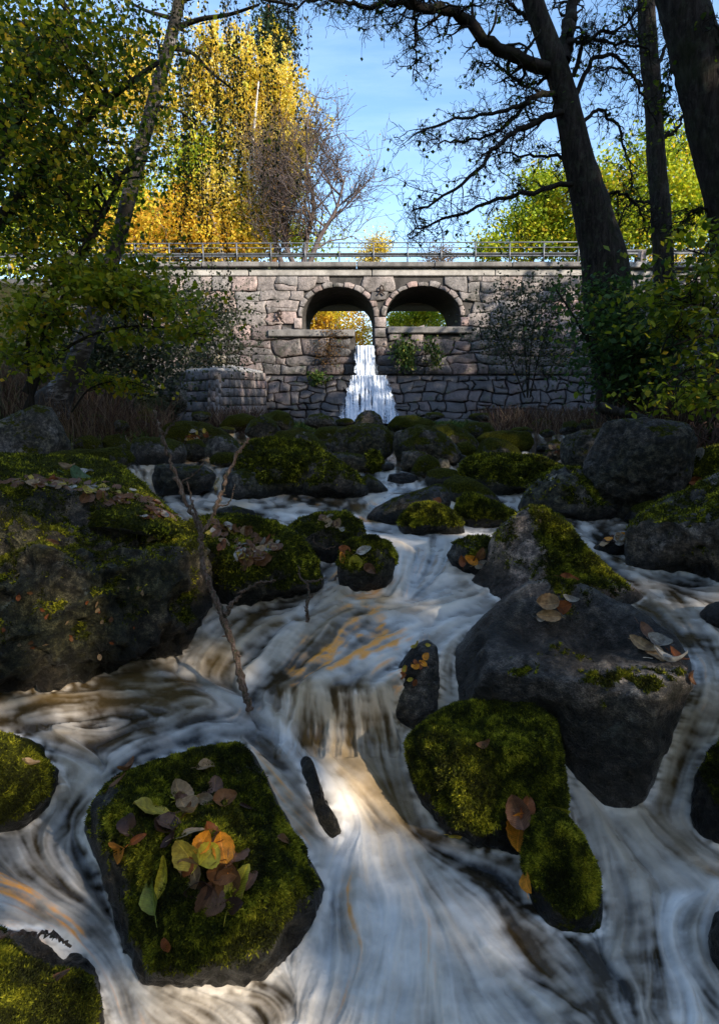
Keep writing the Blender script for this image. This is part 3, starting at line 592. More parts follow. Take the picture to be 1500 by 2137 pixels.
    BV[key] = BVHTree.FromPolygons([tuple(x) for x in v], [tuple(int(y) for y in x) for x in fc])
    if blades: moss_blades(o, v, fc, nrm, ms, wet, blades, D, rg)
    return o
def moss_blades(o, v, f, nrm, ms, wet, n, D, rg):
    a, b_, c_ = v[f[:, 0]], v[f[:, 1]], v[f[:, 2]]
    cr_ = np.cross(b_ - a, c_ - a); area = np.linalg.norm(cr_, axis=1) / 2; fn = cr_ / (2 * area[:, None] + 1e-12)
    cen = (a + b_ + c_) / 3; view = -cen / np.linalg.norm(cen, axis=1, keepdims=True)
    m = ms[f].mean(1); wgt = area * sstep(.25, .75, m) * ((fn * view).sum(1) > -.25) * (wet[f].mean(1) < .8)
    if wgt.sum() <= 0: return
    k = rg.choice(len(f), n, p=wgt / wgt.sum()); u = rg.random((n, 2)); fl = u.sum(1) > 1; u[fl] = 1 - u[fl]
    p = a[k] + u[:, :1] * (b_ - a)[k] + u[:, 1:] * (c_ - a)[k]; nn = fn[k]
    px_m = D / F
    clump = fbm(p * 38, 3, 21, .6)
    L = px_m * (2.4 + 4.6 * rg.random(n)) * (.45 + 1.1 * clump); w = px_m * (.8 + 1.2 * rg.random(n))
    clump2 = fbm(p * 15, 3, 23, .6)
    d = nn * .6 + rg.normal(size=(n, 3)) * .55 + np.array([0, 0, -.25]) * (1 - nn[:, 2:]) ; d /= np.linalg.norm(d, axis=1, keepdims=True)
    sx = np.cross(d, rg.normal(size=(n, 3))); sx /= np.linalg.norm(sx, axis=1, keepdims=True)
    lift = nn * (px_m * 7 * np.clip(clump - .45, 0, 1))[:, None]
    p = p + lift
    q = np.stack([p - sx * w[:, None], p + sx * w[:, None], p + d * L[:, None] + sx * (w * .3)[:, None]], 1).reshape(-1, 3)
    tone = np.repeat(np.clip(rg.normal(.34, .17, n) + (clump - .5) * 1.2 + (clump2 - .5) * 1.3, 0, 1), 3)
    me = mesh_np('moss', q, np.arange(n * 3).reshape(-1, 3), {'tone': tone}); me.transform(Matrix.Translation(-o.location))
    link('moss', me, 'moss_blade', o, kind='stuff')

rock('leaf', 'mossy boulder in the front rapids with a loose heap of coloured leaves on top',
     [(215,1650),(260,1615),(330,1590),(420,1562),(490,1552),(522,1566),(560,1640),(615,1735),(668,1830),(684,1900),(655,1965),(610,2030),(520,2075),(400,2085),(290,2060),(258,1970),(215,1830),(180,1730),(190,1680)],
     lv=6, moss=.86, T=.95, b=1960, hue=.2, dark=.62, mt=.75, planes=[(0,.75,.62,.74)], nf=3, fac=.88, rough=.04, blades=75000, damp_shade=.05, bare=(-1,-.2,0,.66,.6), up=.08, dz=-.03)
rock('lm', 'round cushion of moss on a stone at the left edge above the foam', [(-80,1545),(0,1532),(60,1540),(100,1562),(132,1600),(140,1650),(110,1690),(60,1730),(0,1745),(-80,1745)], lv=5, moss=.95, T=.9, b=1690, dark=.6, mt=.8, blades=26000, rough=.03)
rock('bl', 'moss covered stone in the bottom left corner under a thin twig', [(-100,1958),(-20,1940),(60,1945),(120,1965),(185,1995),(222,2050),(236,2130),(240,2230),(150,2290),(-100,2290)], lv=6, moss=.86, up=.1, T=.9, b=2180, damp_shade=.03, dark=.6, mt=.75, blades=40000, rough=.03, planes=[(0,.7,.7,.72)])
rock('cm', 'tall round boulder wrapped in moss right of the curtain of falling water', [(846,1545),(880,1512),(930,1478),(985,1460),(1050,1457),(1115,1470),(1155,1505),(1170,1580),(1182,1660),(1188,1730),(1150,1790),(1080,1810),(990,1800),(925,1760),(880,1690),(855,1610)], lv=6, moss=1.0, up=.12, T=.9, b=1745, damp_shade=.05, hue=.3, dark=.5, mt=.6, blades=65000, rough=.035, planes=[(0,.8,.6,.78)])
rock('cl', 'small mossy wedge of rock at the foot of the tall moss boulder', [(1105,1715),(1140,1690),(1175,1695),(1212,1745),(1240,1805),(1258,1880),(1250,1950),(1200,1975),(1140,1950),(1105,1880),(1085,1800)], lv=5, moss=1.05, up=.1, T=.8, b=1905, damp_shade=.03, hue=.3, dark=.5, mt=.75, blades=34000, rough=.04, nf=4)
rock('big', 'great grey boulder with patchy lichen right of the stream, wet foot, shade painted on front', [(943,1400),(950,1355),(985,1310),(1030,1265),(1085,1222),(1150,1206),(1215,1220),(1290,1255),(1350,1280),(1405,1325),(1440,1380),(1448,1435),(1415,1500),(1385,1580),(1360,1650),(1300,1720),(1220,1720),(1160,1640),(1110,1530),(960,1480),(943,1440)], lv=6, moss=.16, T=.85, b=1675, alg=.35, hue=.35, dark=1.45, mt=.6, planes=[(.10,.80,.58,.50),(-.15,-.55,.8,.62)], nf=3, rough=.035, up=.35, blades=9000, damp_shade=.42)  # front face painted dark as shade, well above the truly wet foot
rock('pyr', 'pointed boulder with ribbed pale stone and a moss streaked flank behind the grey one', [(955,1295),(962,1240),(985,1205),(1010,1180),(1022,1130),(1050,1090),(1105,1056),(1135,1054),(1185,1095),(1225,1145),(1280,1195),(1345,1245),(1300,1280),(1180,1345),(1060,1370),(970,1350)], lv=6, moss=.82, T=.8, b=1275, alg=.2, hue=1.0, dark=1.6, mt=.95, planes=[(-.55,.35,.75,.50),(.6,.5,.6,.52)], nf=2, rough=.045, up=.1, blades=22000, dz=.05, bare=(-1,.1,.2,.15,.5))
rock('rt', 'broad brown boulder at the right edge above the side channel', [(1303,1150),(1308,1105),(1335,1075),(1380,1045),(1440,1018),(1500,985),(1580,960),(1680,1010),(1720,1120),(1640,1220),(1500,1240),(1400,1220),(1335,1200),(1305,1180)], lv=6, moss=.34, T=.8, b=1200, alg=.5, hue=.45, dark=1.0, mt=.8, planes=[(-.3,.7,.65,.62),(-.4,-.4,.8,.7)], nf=4, blades=9000)
rock('rb', 'mossy stone on the right bank beside the tangle of dry roots', [(1388,1010),(1392,975),(1425,950),(1475,938),(1540,925),(1620,960),(1600,1040),(1500,1070),(1400,1050)], lv=5, moss=.6, Y=4.3, hue=.8, dark=.7, mt=.8, blades=6000)
rock('dk', 'huge dark block of rock on the right bank with a flat top', [(1213,1000),(1222,955),(1245,910),(1262,882),(1300,874),(1380,876),(1438,886),(1452,920),(1445,990),(1400,1060),(1320,1100),(1245,1060)], lv=6, moss=.12, Y=5.4, T=.7, hue=.35, dark=.36, mt=.25, planes=[(0,-.6,.7,.6),(-.5,.2,.8,.7)], boxy=.55)
rock('ds', 'squat dark boulder wedged against the left side of the huge dark block', [(1168,930),(1180,908),(1215,898),(1262,893),(1275,930),(1265,985),(1195,990),(1170,965)], lv=5, moss=.25, Y=6.6, dark=.4, mt=.3)
rock('dm', 'dome shaped dark boulder with moss along its foot before the dark block', [(1080,1062),(1092,1030),(1120,1000),(1160,977),(1205,973),(1245,1000),(1275,1040),(1300,1070),(1240,1098),(1150,1100),(1095,1085)], lv=5, moss=.33, T=.8, b=1075, dark=.55, mt=.4, up=.1, blades=6000)
rock('gm', 'long moss green boulder in the middle right of the stream', [(955,990),(965,965),(990,952),(1050,948),(1120,953),(1160,968),(1170,985),(1130,1030),(1060,1048),(1000,1045),(965,1025)], lv=5, moss=.75, T=.8, b=1028, dark=.6, mt=.4, blades=9000)
rock('y2', 'sunlit yellow moss stone beside a narrow spout of water', [(952,1060),(960,1038),(980,1029),(1015,1042),(1050,1058),(1090,1080),(1085,1105),(1030,1115),(975,1110),(955,1085)], lv=5, moss=1.1, T=.7, b=1094, dark=.8, mt=1, blades=14000)
rock('y1', 'low yellow green moss hump in the middle of the stream', [(828,1098),(842,1070),(870,1053),(905,1051),(940,1066),(965,1092),(970,1115),(900,1125),(840,1118)], lv=5, moss=1.05, T=.8, b=1108, dark=.8, mt=1, blades=14000)
rock('lg', 'dark wet ridge of rock lying like a log across the channel', [(762,1080),(785,1058),(820,1040),(865,1025),(915,1008),(937,1022),(940,1055),(920,1080),(860,1105),(790,1108)], lv=5, moss=.25, T=.8, b=1085, dark=.35, mt=.3)
rock('yb', 'smooth mossy stone between the dark ridge and the long green boulder', [(915,1040),(925,1005),(950,992),(985,998),(1020,1020),(1045,1045),(1000,1065),(940,1062)], lv=4, moss=.8, T=.8, b=1050, dark=.6, mt=.6)
rock('yc', 'small dark mossy stone at the head of the centre channel', [(885,1005),(892,982),(920,975),(950,980),(965,1000),(940,1020),(895,1022)], lv=4, moss=.55, T=.8, b=1012, dark=.5)
rock('s18', 'grey half sunk stone splashed by water right of the white chute', [(932,1158),(945,1135),(975,1122),(1015,1120),(1045,1140),(1040,1185),(1000,1215),(955,1205)], lv=5, moss=.3, T=.7, b=1196, hue=.1, dark=.7, mt=.3, blades=2500)
rock('s17', 'small bright moss stone with fallen leaves left of the white chute', [(703,1190),(712,1150),(735,1127),(775,1118),(810,1132),(828,1165),(818,1210),(790,1245),(735,1248),(708,1225)], lv=5, moss=.5, T=.8, b=1232, dark=.75, mt=.9, blades=12000)
rock('s16', 'dark mossy boulder with a few pale leaves left of the chute', [(598,1105),(625,1082),(670,1070),(722,1071),(752,1088),(762,1120),(740,1165),(700,1195),(650,1200),(612,1160)], lv=5, moss=.5, T=.8, b=1165, dark=.45, mt=.35, blades=6000)
rock('s15', 'green boulder with a drift of brown leaves on its shoulder left of centre', [(370,1100),(430,1078),(500,1072),(570,1085),(625,1120),(662,1170),(680,1230),(640,1260),(560,1280),(480,1285),(430,1240),(390,1170)], lv=6, moss=.68, T=.8, b=1250, dark=.5, mt=.55, planes=[(-.1,.8,.6,.62)], blades=16000)
rock('L1', 'massive dark boulder at left overhanging the pool', [(-120,1010),(0,1012),(90,1012),(170,1025),(260,1058),(360,1095),(425,1130),(440,1190),(440,1250),(400,1330),(320,1385),(180,1420),(0,1450),(-120,1450)], lv=6, moss=.30, T=.7, b=1395, hue=.8, dark=.75, mt=.7, planes=[(.1,.85,.5,.55)], nf=5, rough=.085, up=.35, boxy=.8, blades=30000, damp_shade=.12, alg=1)
rock('L2', 'flat mossy ledge strewn with brown leaves on top of the left bank', [(-120,960),(0,950),(100,950),(190,953),(255,972),(300,1015),(350,1065),(405,1115),(370,1130),(200,1110),(0,1080),(-120,1080)], lv=6, moss=.72, T=1.6, Y=3.0, dark=.55, mt=.75, planes=[(0,.85,.5,.5)], nf=3, rough=.04, blades=22000, slope=2.2)
rock('g36', 'big angular grey boulder under the bushes at the left edge', [(-60,960),(-50,900),(20,868),(75,845),(105,850),(125,880),(150,930),(150,965),(80,985),(0,985)], lv=5, moss=.22, Y=5.6, T=.8, hue=.15, dark=.55, mt=.5, planes=[(-.2,.2,.9,.6)], boxy=.9)
rock('g37', 'thin mossy slab behind the leafy ledge', [(85,958),(110,942),(180,938),(250,932),(278,945),(285,965),(250,985),(150,985),(95,975)], lv=4, moss=.7, Y=4.6, dark=.5)
rock('g38', 'low dark stone behind the thin slab', [(152,930),(165,912),(190,908),(215,920),(220,945),(180,955),(155,945)], lv=4, moss=.6, Y=6.2, dark=.4)
rock('g39', 'mossy hump right of the low dark stone', [(205,930),(220,910),(250,905),(272,925),(280,945),(240,955),(210,948)], lv=4, moss=.75, Y=6.4, dark=.5)
rock('c1', 'slab backed boulder above the left cascade', [(270,945),(278,918),(300,910),(350,915),(385,925),(392,950),(375,985),(310,985),(275,970)], lv=4, moss=.42, T=.8, b=966, dark=.45, mt=.2)
rock('c2', 'small rounded stone beside the slab backed boulder', [(380,945),(392,920),(415,915),(432,930),(432,955),(405,965),(385,958)], lv=4, moss=.35, Y=6.3, dark=.4, mt=.2)
rock('c3', 'smooth dome of rock behind the left cascade', [(425,940),(438,912),(465,907),(495,920),(510,945),(495,965),(445,965)], lv=4, moss=.35, Y=6.4, dark=.45, mt=.2)
rock('c4', 'flat green stone on the lip of the left cascade', [(435,958),(450,945),(480,942),(505,950),(510,970),(470,975),(440,970)], lv=3, moss=.8, Y=5.9, dark=.6)
rock('c5', 'long mossy back of rock with dead leaves behind the cascade', [(330,915),(345,885),(385,878),(430,882),(470,900),(500,925),(470,945),(380,945),(335,935)], lv=4, moss=.62, Y=7.5, dark=.55, mt=.6)
rock('c6', 'black wet rock under the left cascade', [(318,1000),(325,970),(370,968),(430,972),(452,990),(440,1030),(390,1050),(330,1040)], lv=5, moss=.1, T=.7, b=1028, dark=.3, mt=.2)
rock('c7', 'round grey wet boulder at the right end of the left cascade', [(462,1010),(475,985),(510,978),(550,985),(572,1010),(578,1035),(550,1052),(490,1052),(465,1038)], lv=5, moss=.28, T=.8, b=1036, dark=.6, mt=.2, hue=.1)
rock('c8', 'large moss topped boulder left of centre', [(495,975),(503,940),(520,922),(570,915),(630,920),(665,930),(685,960),(670,1010),(620,1045),(550,1050),(505,1030)], lv=5, moss=.62, T=.8, b=1030, dark=.5, mt=.55, blades=8000, planes=[(0,.8,.6,.68)])
rock('c9', 'brown wedge shaped boulder standing in the stream left of centre', [(632,1005),(640,970),(660,948),(682,946),(715,968),(745,990),(768,1018),(768,1038),(710,1052),(650,1048),(632,1035)], lv=5, moss=.38, T=.8, b=1036, hue=.7, dark=.5, mt=.6, blades=3000)
rock('d1', 'wide dark boulder below the waterfall', [(688,935),(700,900),(730,887),(765,883),(800,888),(822,910),(820,945),(790,968),(720,962)], lv=5, moss=.42, Y=9.0, dark=.45, mt=.45, hue=.5)
rock('d2', 'wide dark boulder right of the one below the waterfall', [(830,935),(838,900),(870,885),(905,892),(940,915),(962,945),(955,968),(900,972),(845,960)], lv=5, moss=.40, Y=8.2, dark=.42, mt=.45, hue=.4)
rock('d3', 'narrow grey upright stone between the two wide boulders', [(818,930),(825,902),(840,896),(850,915),(848,955),(828,962)], lv=4, moss=.05, Y=8.8, dark=.6)
rock('d4', 'flat brown stone left of the small moss ball', [(682,965),(695,942),(740,946),(780,955),(790,975),(740,990),(690,985)], lv=4, moss=.3, Y=6.6, hue=.7, dark=.5)
rock('d5', 'small round moss ball of a stone in mid stream', [(758,965),(766,945),(782,940),(795,950),(800,970),(788,985),(765,982)], lv=4, moss=.9, Y=6.4, dark=.6, blades=1500)
rock('d6', 'squarish brown stone in mid stream', [(835,970),(840,943),(865,938),(890,945),(895,975),(865,985),(840,982)], lv=4, moss=.2, Y=6.8, hue=.7, dark=.5)
rock('d7', 'small mossy stone with a bent dry stem over it', [(856,985),(870,955),(895,947),(915,960),(920,980),(895,998),(865,998)], lv=4, moss=.62, Y=6.0, dark=.5)
rock('d8', 'low grey stone tucked beside the stone with the bent stem', [(908,972),(918,955),(935,960),(940,975),(925,985)], lv=3, moss=.1, Y=6.9, dark=.6)
rock('d9', 'sloping mossy stone right of the brown wedge', [(750,1030),(752,998),(770,988),(795,1005),(810,1022),(800,1038),(765,1040)], lv=4, moss=.5, T=.8, b=1026, dark=.45)
rock('e1', 'jagged black rock right in front of the waterfall', [(735,885),(748,866),(762,857),(780,858),(795,870),(803,890),(770,905),(740,900)], lv=4, moss=.3, Y=14, dark=.35, rough=.09)
rock('e2', 'rounded mossy boulder left of centre in the far row', [(510,905),(520,880),(545,866),(570,875),(587,898),(570,918),(525,918)], lv=4, moss=.42, Y=10, dark=.4, mt=.4)
rock('e3', 'broad green topped boulder in the far row at left', [(535,885),(550,865),(580,855),(603,862),(615,885),(600,905),(550,902)], lv=4, moss=.7, Y=12, dark=.5)
rock('e4', 'mossy spread of rock at the far left by the granite wing wall', [(455,890),(475,868),(510,862),(535,870),(530,890),(490,902)], lv=4, moss=.8, Y=11.5, dark=.6)
rock('e5', 'pale grey rock with a mossy crown left of the wide boulder', [(563,915),(580,900),(615,896),(650,903),(675,925),(690,945),(640,950),(580,940)], lv=4, moss=.5, Y=8.0, dark=.8, hue=.1)
rock('e6', 'small reddish rock at the foot of the wall left of the falls', [(635,885),(645,866),(670,862),(695,872),(705,890),(670,900)], lv=4, moss=.35, Y=13, dark=.5, hue=.8)
rock('e7', 'low green rock between the reddish rock and the wide boulder', [(645,915),(665,892),(700,888),(710,905),(690,925),(655,925)], lv=3, moss=.6, Y=10.5, dark=.5)
rock('f1', 'long mossy rock right of the waterfall foot', [(805,890),(825,868),(860,866),(900,876),(915,892),(880,905),(820,902)], lv=4, moss=.7, Y=13, dark=.45)
rock('f2', 'dark whale backed boulder at the far right of centre', [(890,905),(905,888),(940,884),(975,898),(1000,925),(990,950),(930,940),(895,925)], lv=4, moss=.45, Y=10, dark=.38)
rock('f3', 'small yellow green dome beside the whale backed boulder', [(945,940),(955,924),(975,920),(992,932),(998,948),(970,958),(948,952)], lv=4, moss=.9, Y=8.2, dark=.6, mt=.9)
rock('f4', 'green pointed boulder left of the small right cascade', [(990,950),(1000,925),(1020,912),(1055,918),(1080,935),(1095,955),(1040,968),(1000,965)], lv=4, moss=.6, Y=7.0, dark=.5)
rock('f5', 'flat moss carpeted rock beside the small right cascade', [(990,915),(1010,903),(1060,898),(1105,900),(1115,925),(1100,945),(1060,935),(1000,930)], lv=4, moss=.9, Y=8.5, dark=.6, mt=.8)
rock('f6', 'dark rock at the foot of the reddish stalks', [(960,895),(980,880),(1020,882),(1035,900),(1010,915),(970,912)], lv=4, moss=.5, Y=12, dark=.35)
rock('f7', 'long low rock below the reddish stalks', [(1055,905),(1070,892),(1100,890),(1115,900),(1100,912),(1065,912)], lv=3, moss=.5, Y=11, dark=.35)
rock('f8', 'round black stone at the right of the far row', [(1165,900),(1175,882),(1195,877),(1212,888),(1215,905),(1185,915)], lv=4, moss=.4, Y=9.5, dark=.3)
rock('f9', 'brown leafy stone right of the small cascade', [(1135,950),(1140,925),(1160,915),(1178,930),(1180,955),(1150,968)], lv=4, moss=.4, Y=7.6, dark=.5, hue=.8)
rock('h1', 'black wet rock beside the curtain of falling water under orange leaves', [(815,1440),(830,1390),(860,1350),(890,1333),(912,1350),(918,1420),(912,1500),(870,1530),(820,1500)], lv=5, moss=.1, T=.9, b=1490, dark=.6, mt=.2, hue=.3, dz=-.02, rough=.05, nf=2, fac=.9)
rock('h2', 'dark leaf covered rock in the right channel', [(1232,1150),(1245,1132),(1280,1122),(1312,1122),(1325,1145),(1300,1165),(1250,1168)], lv=4, moss=.1, T=.8, b=1150, dark=.3)
rock('h3', 'small dark rock at the right edge in the side channel', [(1458,1280),(1475,1262),(1510,1252),(1560,1260),(1570,1310),(1500,1320),(1468,1302)], lv=4, moss=.15, T=.8, b=1300, dark=.5)
rock('h4', 'black mossy rock at the right edge below the side fall', [(1440,1690),(1450,1620),(1480,1560),(1530,1530),(1600,1600),(1600,1760),(1500,1770),(1450,1750)], lv=5, moss=.4, T=.8, b=1720, dark=.35, mt=.3, blades=4000)
rock('h5', 'small wet rock at the lower right edge of the rapids', [(1478,1950),(1490,1905),(1530,1885),(1580,1920),(1580,2020),(1500,2030),(1480,1995)], lv=4, moss=.1, T=.8, b=2000, dark=.35)
rock('h6', 'thin mossy stone on the far side of the right channel', [(1300,1085),(1320,1055),(1360,1042),(1385,1060),(1375,1095),(1325,1105)], lv=4, moss=.75, T=.8, b=1090, dark=.6, mt=.7)
rock('h7', 'low stone pillow between ledge and mid stream', [(440,1085),(450,1062),(490,1055),(530,1065),(535,1090),(480,1100)], lv=4, moss=.4, T=.8, b=1082, dark=.4)
rock('h8', 'rock breaking the surface of the centre mini cascade', [(805,1010),(812,990),(840,985),(870,992),(880,1010),(845,1022)], lv=4, moss=.05, T=.7, b=1006, dark=.3, hue=.7)
rock('rib', 'dark wet rib of stone poking through the smooth chute beside the front boulder', [(624,1588),(634,1576),(652,1580),(664,1625),(680,1668),(706,1712),(722,1755),(700,1770),(668,1740),(646,1695),(632,1650)], lv=5, moss=-.3, T=.8, b=1752, dark=1.2, alg=1, hue=.9, damp_shade=.0, rough=.07, dz=.04)
# far field of small stones between the known ones
FAR = [(300,880,22,14,11),(250,890,20,13,9),(420,868,24,12,14),(620,905,26,14,9.5),(700,925,22,12,8),(905,868,22,9,17),(1000,870,25,10,16),(1130,885,25,11,12),(1230,885,24,12,11),(560,945,20,12,7.2),(310,865,26,12,12.5),(200,878,26,14,10),(720,880,20,9,14),(840,875,18,8,16),(650,935,16,10,7.6),(1020,945,14,9,7.5),(940,900,18,10,13),(1140,905,18,9,9.5)]
FARL = ['tiny','flattish','rounded','broad low','half hidden','far','mossy far','dull green','small dark','speckled','shaded','left bank','slender','distant','wedged','little','smooth far','outermost']
FARP = ['under the left bushes','behind the angular grey boulder','near the granite wing wall','behind the pale mossy crowned rock','beside the wide dark boulder','at the wall right of the falls','at the wall foot below the right bush','below the reddish stalks','by the fallen log','beside the moss topped boulder','below the left sapling','at the left bank edge','left of the jagged rock','right of the jagged rock','between pale rock and wide boulder','beside the pointed green boulder','behind the whale backed boulder','upstream of the small right cascade']
for i, (x, y, w, h, Yd) in enumerate(FAR):
    rg = np.random.default_rng(i + 50); a = np.linspace(0, 2 * np.pi, 9)[:-1]
    rock('far%d' % i, f'{FARL[i]} stone {FARP[i]}', [(x + w * math.cos(t) * rg.uniform(.85, 1.15), y + h * math.sin(t) * rg.uniform(.8, 1.2)) for t in a], lv=3, moss=.5, Y=Yd, dark=.42, group='small stones along the far stream bed', name='stone')

MORE = [('low olive stone between the left cascade lip and the moss topped boulder',520,935,26,13),('dark wet cobble at the right end of the left cascade lip',455,935,18,10),('mossy knob before the pale crowned rock',600,955,0,0),
 ('dull stone in the shallows below the two wide boulders',870,985,0,0),('round green stone right of the upright grey stone',905,955,18,12),('half drowned stone under the squarish brown one',835,1000,0,0),
 ('black pebbly rock beside the small moss ball',810,975,16,9),('smooth dark stone left of the pointed green boulder',975,965,20,11),('low green stone below the small right cascade',1085,965,22,9),('wet brown stone right of the flat moss carpet',1130,935,14,9),
 ('grey stone against the foot of the squat dark boulder',1160,975,20,12),('mossy stone in the gap left of the wide dark boulder',670,930,20,11),('small stone above the flat brown one',705,940,18,9),('green cobble between the two far right boulders',925,930,18,10),
 ('thin stone behind the smooth dome of rock',470,900,26,9),('dark stone at the left foot of the mossy hump',225,948,20,9),('mossy cobble below the reddish rock',640,905,22,9),('dark cobble in line with the waterfall',770,915,24,9),('olive stone right below the whale backed boulder',960,955,16,8),('outer stone of the right channel head',1210,985,22,10)]
for i, (lb, x, y, w, h) in enumerate(MORE):
    if w == 0: continue
    rg = np.random.default_rng(i + 150); a = np.linspace(0, 2 * np.pi, 9)[:-1]
    rock('more%d' % i, lb, [(x + w * math.cos(t) * rg.uniform(.85, 1.15), y + h * math.sin(t) * rg.uniform(.8, 1.2)) for t in a], lv=4, moss=.45, T=.9, b=y + h * .8, dark=.45, group='small stones along the far stream bed', name='stone')
# froth and a dark tide line where the water meets the near stones
def collar():
    foam = FOAM.copy(); WV = np.stack([WX, WYd, WZd], -1)
    nz = fbm(np.stack([QX / 14 / PERS, QY / 12 / PERS, 0 * QX + 1], -1), 3, 33)
    for k in ('leaf','lm','bl','cm','cl','big','pyr','rt','y1','y2','s17','s16','s15','s18','L1','h1','rib','h4','c7','dm'):
        o, v, f, n, ms, wt = ROCKS[k]; fw = v[:, 1] * CP - v[:, 2] * SP; px = 750 + F * v[:, 0] / fw; u = v[:, 1] * SP + v[:, 2] * CP; py = 1068.5 - F * u / fw
        j0, j1 = [int(np.clip(np.searchsorted(GX, x), 0, NX - 1)) for x in (px.min() - 30, px.max() + 30)]; i0, i1 = [int(np.clip(np.searchsorted(GY, y), 0, NY - 1)) for y in (py.min() - 20, py.max() + 40)]
        b = BV[k]
        for i in range(i0, i1, 2):
            for j in range(j0, j1, 2):
                h = b.find_nearest(Vector(WV[i, j]), .05)
                if h[0] is not None:
                    e = math.exp(-(h[3] / .020) ** 2); w = nz[i:i + 2, j:j + 2]
                    foam[i:i + 2, j:j + 2] += e * (w - .33) * 2.4
    WOBJ.data.attributes['foam'].data.foreach_set('value', np.clip(blur(foam, 1), 0, 1).ravel().astype(np.float32))
collar()
# ------------------------------------------------------------------ stone bridge and dam
YB = 25.0
def clip_poly(poly, n, d):
    """keep the part of poly where n.p <= d"""
    out = []
    for i in range(len(poly)):
        a, b = poly[i], poly[(i + 1) % len(poly)]; fa, fb = n @ a - d, n @ b - d
        if fa <= 0: out.append(a)
        if (fa < 0) != (fb < 0) and abs(fa - fb) > 1e-12:
            t = fa / (fa - fb); out.append(a + t * (b - a))
    return out
def voronoi(seeds, bounds, stretch=1.0, gap=1.0, holes=()):
    S = seeds * np.array([1, stretch]); cells = []
    for i, s in enumerate(S):
        d2 = ((S - s) ** 2).sum(1); near = np.argsort(d2)[1:16]
        x0, y0, x1, y1 = bounds; poly = [np.array(p, float) for p in ((x0, y0 * stretch), (x1, y0 * stretch), (x1, y1 * stretch), (x0, y1 * stretch))]
        for j in near:
            n = S[j] - s; L = np.linalg.norm(n); n = n / L; poly = clip_poly(poly, n, n @ ((S[j] + s) / 2) - gap)
            if len(poly) < 3: break
        if len(poly) < 3: cells.append(None); continue
        poly = [p / np.array([1, stretch]) for p in poly]; s0 = seeds[i]; bad = False
        for h in holes:
            hp = np.asarray(h); k = np.argmin(((hp - s0) ** 2).sum(1)); q = hp[k]; n = q - s0; L = np.linalg.norm(n)
            if point_in(s0, hp): bad = True; break
            if L > 130: continue
            n = n / L; poly = clip_poly(poly, n, n @ q - gap)
            if len(poly) < 3: bad = True; break
        cells.append(None if bad else poly)
    return cells
def point_in(p, poly):
    c = False; n = len(poly)
    for i in range(n):
        a, b = poly[i], poly[i - 1]
        if (a[1] > p[1]) != (b[1] > p[1]) and p[0] < (b[0] - a[0]) * (p[1] - a[1]) / (b[1] - a[1]) + a[0]: c = not c
    return c
def stone_mesh(front, nrm, proud=.08, back=.12, rg=random):
    """front: list of 3D points in order; a cushion-faced stone"""
    p = np.array(front); n = np.asarray(nrm, float); n /= np.linalg.norm(n); c = p.mean(0)
    ring = lambda k, h: c + (p - c) * k + n * (h + np.array([rg.uniform(-.25, .25) for _ in p])[:, None] * abs(h) * .5 * (k < 1))
    v = [c + (p - c) * 1.0 - n * back, c + (p - c) * 1.0 + n * proud * .1, ring(.982, proud * .7), ring(.80, proud * 1.1)]
    m = len(p); V_ = np.vstack(v + [c + n * proud * 1.15]); q = []
    for r in range(3):
        for i in range(m): q.append((r * m + i, r * m + (i + 1) % m, (r + 1) * m + (i + 1) % m, (r + 1) * m + i))
    t = [(3 * m + i, 3 * m + (i + 1) % m, 4 * m) for i in range(m)]
    return V_, q, t
def add_stone(front, nrm, mat, parent, name='stone', proud=.08, back=.12, dark=1):
    nrm = np.asarray(nrm, float); pa = np.array(front); a = np.cross(pa[1] - pa[0], pa[2] - pa[0])
    ar = sum(np.cross(pa[i] - pa[0], pa[(i + 1) % len(pa)] - pa[0]) for i in range(1, len(pa)))
    if ar @ nrm < 0: front = front[::-1]
    v, q, t = stone_mesh(front, nrm, proud, back)
    me = mesh_np(name, v, [np.array(q), np.array(t)]); c = V(v[-1]); me.transform(Matrix.Translation(-c))
    o = link(name, me, mat, parent); o.location = c - parent.location
    return o
def arch_outline(x0, x1, spring, top, sill, ex=0, n=22):
    cx, r = (x0 + x1) / 2, (x1 - x0) / 2 + ex
    pts = [(cx - r * math.cos(t), spring - (spring - top + ex) * math.sin(t) ** .9) for t in np.linspace(0, math.pi, n)]
    return [(x0 - ex, sill)] + pts + [(x1 + ex, sill)]
ARL = (631, 780, 662, 599, 688); ARR = (806, 960, 660, 597, 682)
def dense(poly, k=5):
    p = np.asarray(poly, float); out = []
    for i in range(len(p)):
        a, b = p[i], p[(i + 1) % len(p)]; m = max(1, int(np.linalg.norm(b - a) / k))
        out += [a + (b - a) * t / m for t in range(m)]
    return np.array(out)
bridge = thing('stone_bridge', 'sunlit granite bridge with two low arches across the head of the stream', 'bridge', P(750, 875, YB))
def loc_xz(px, py): q = P(px, py, YB); return float(q[0]), float(q[2])
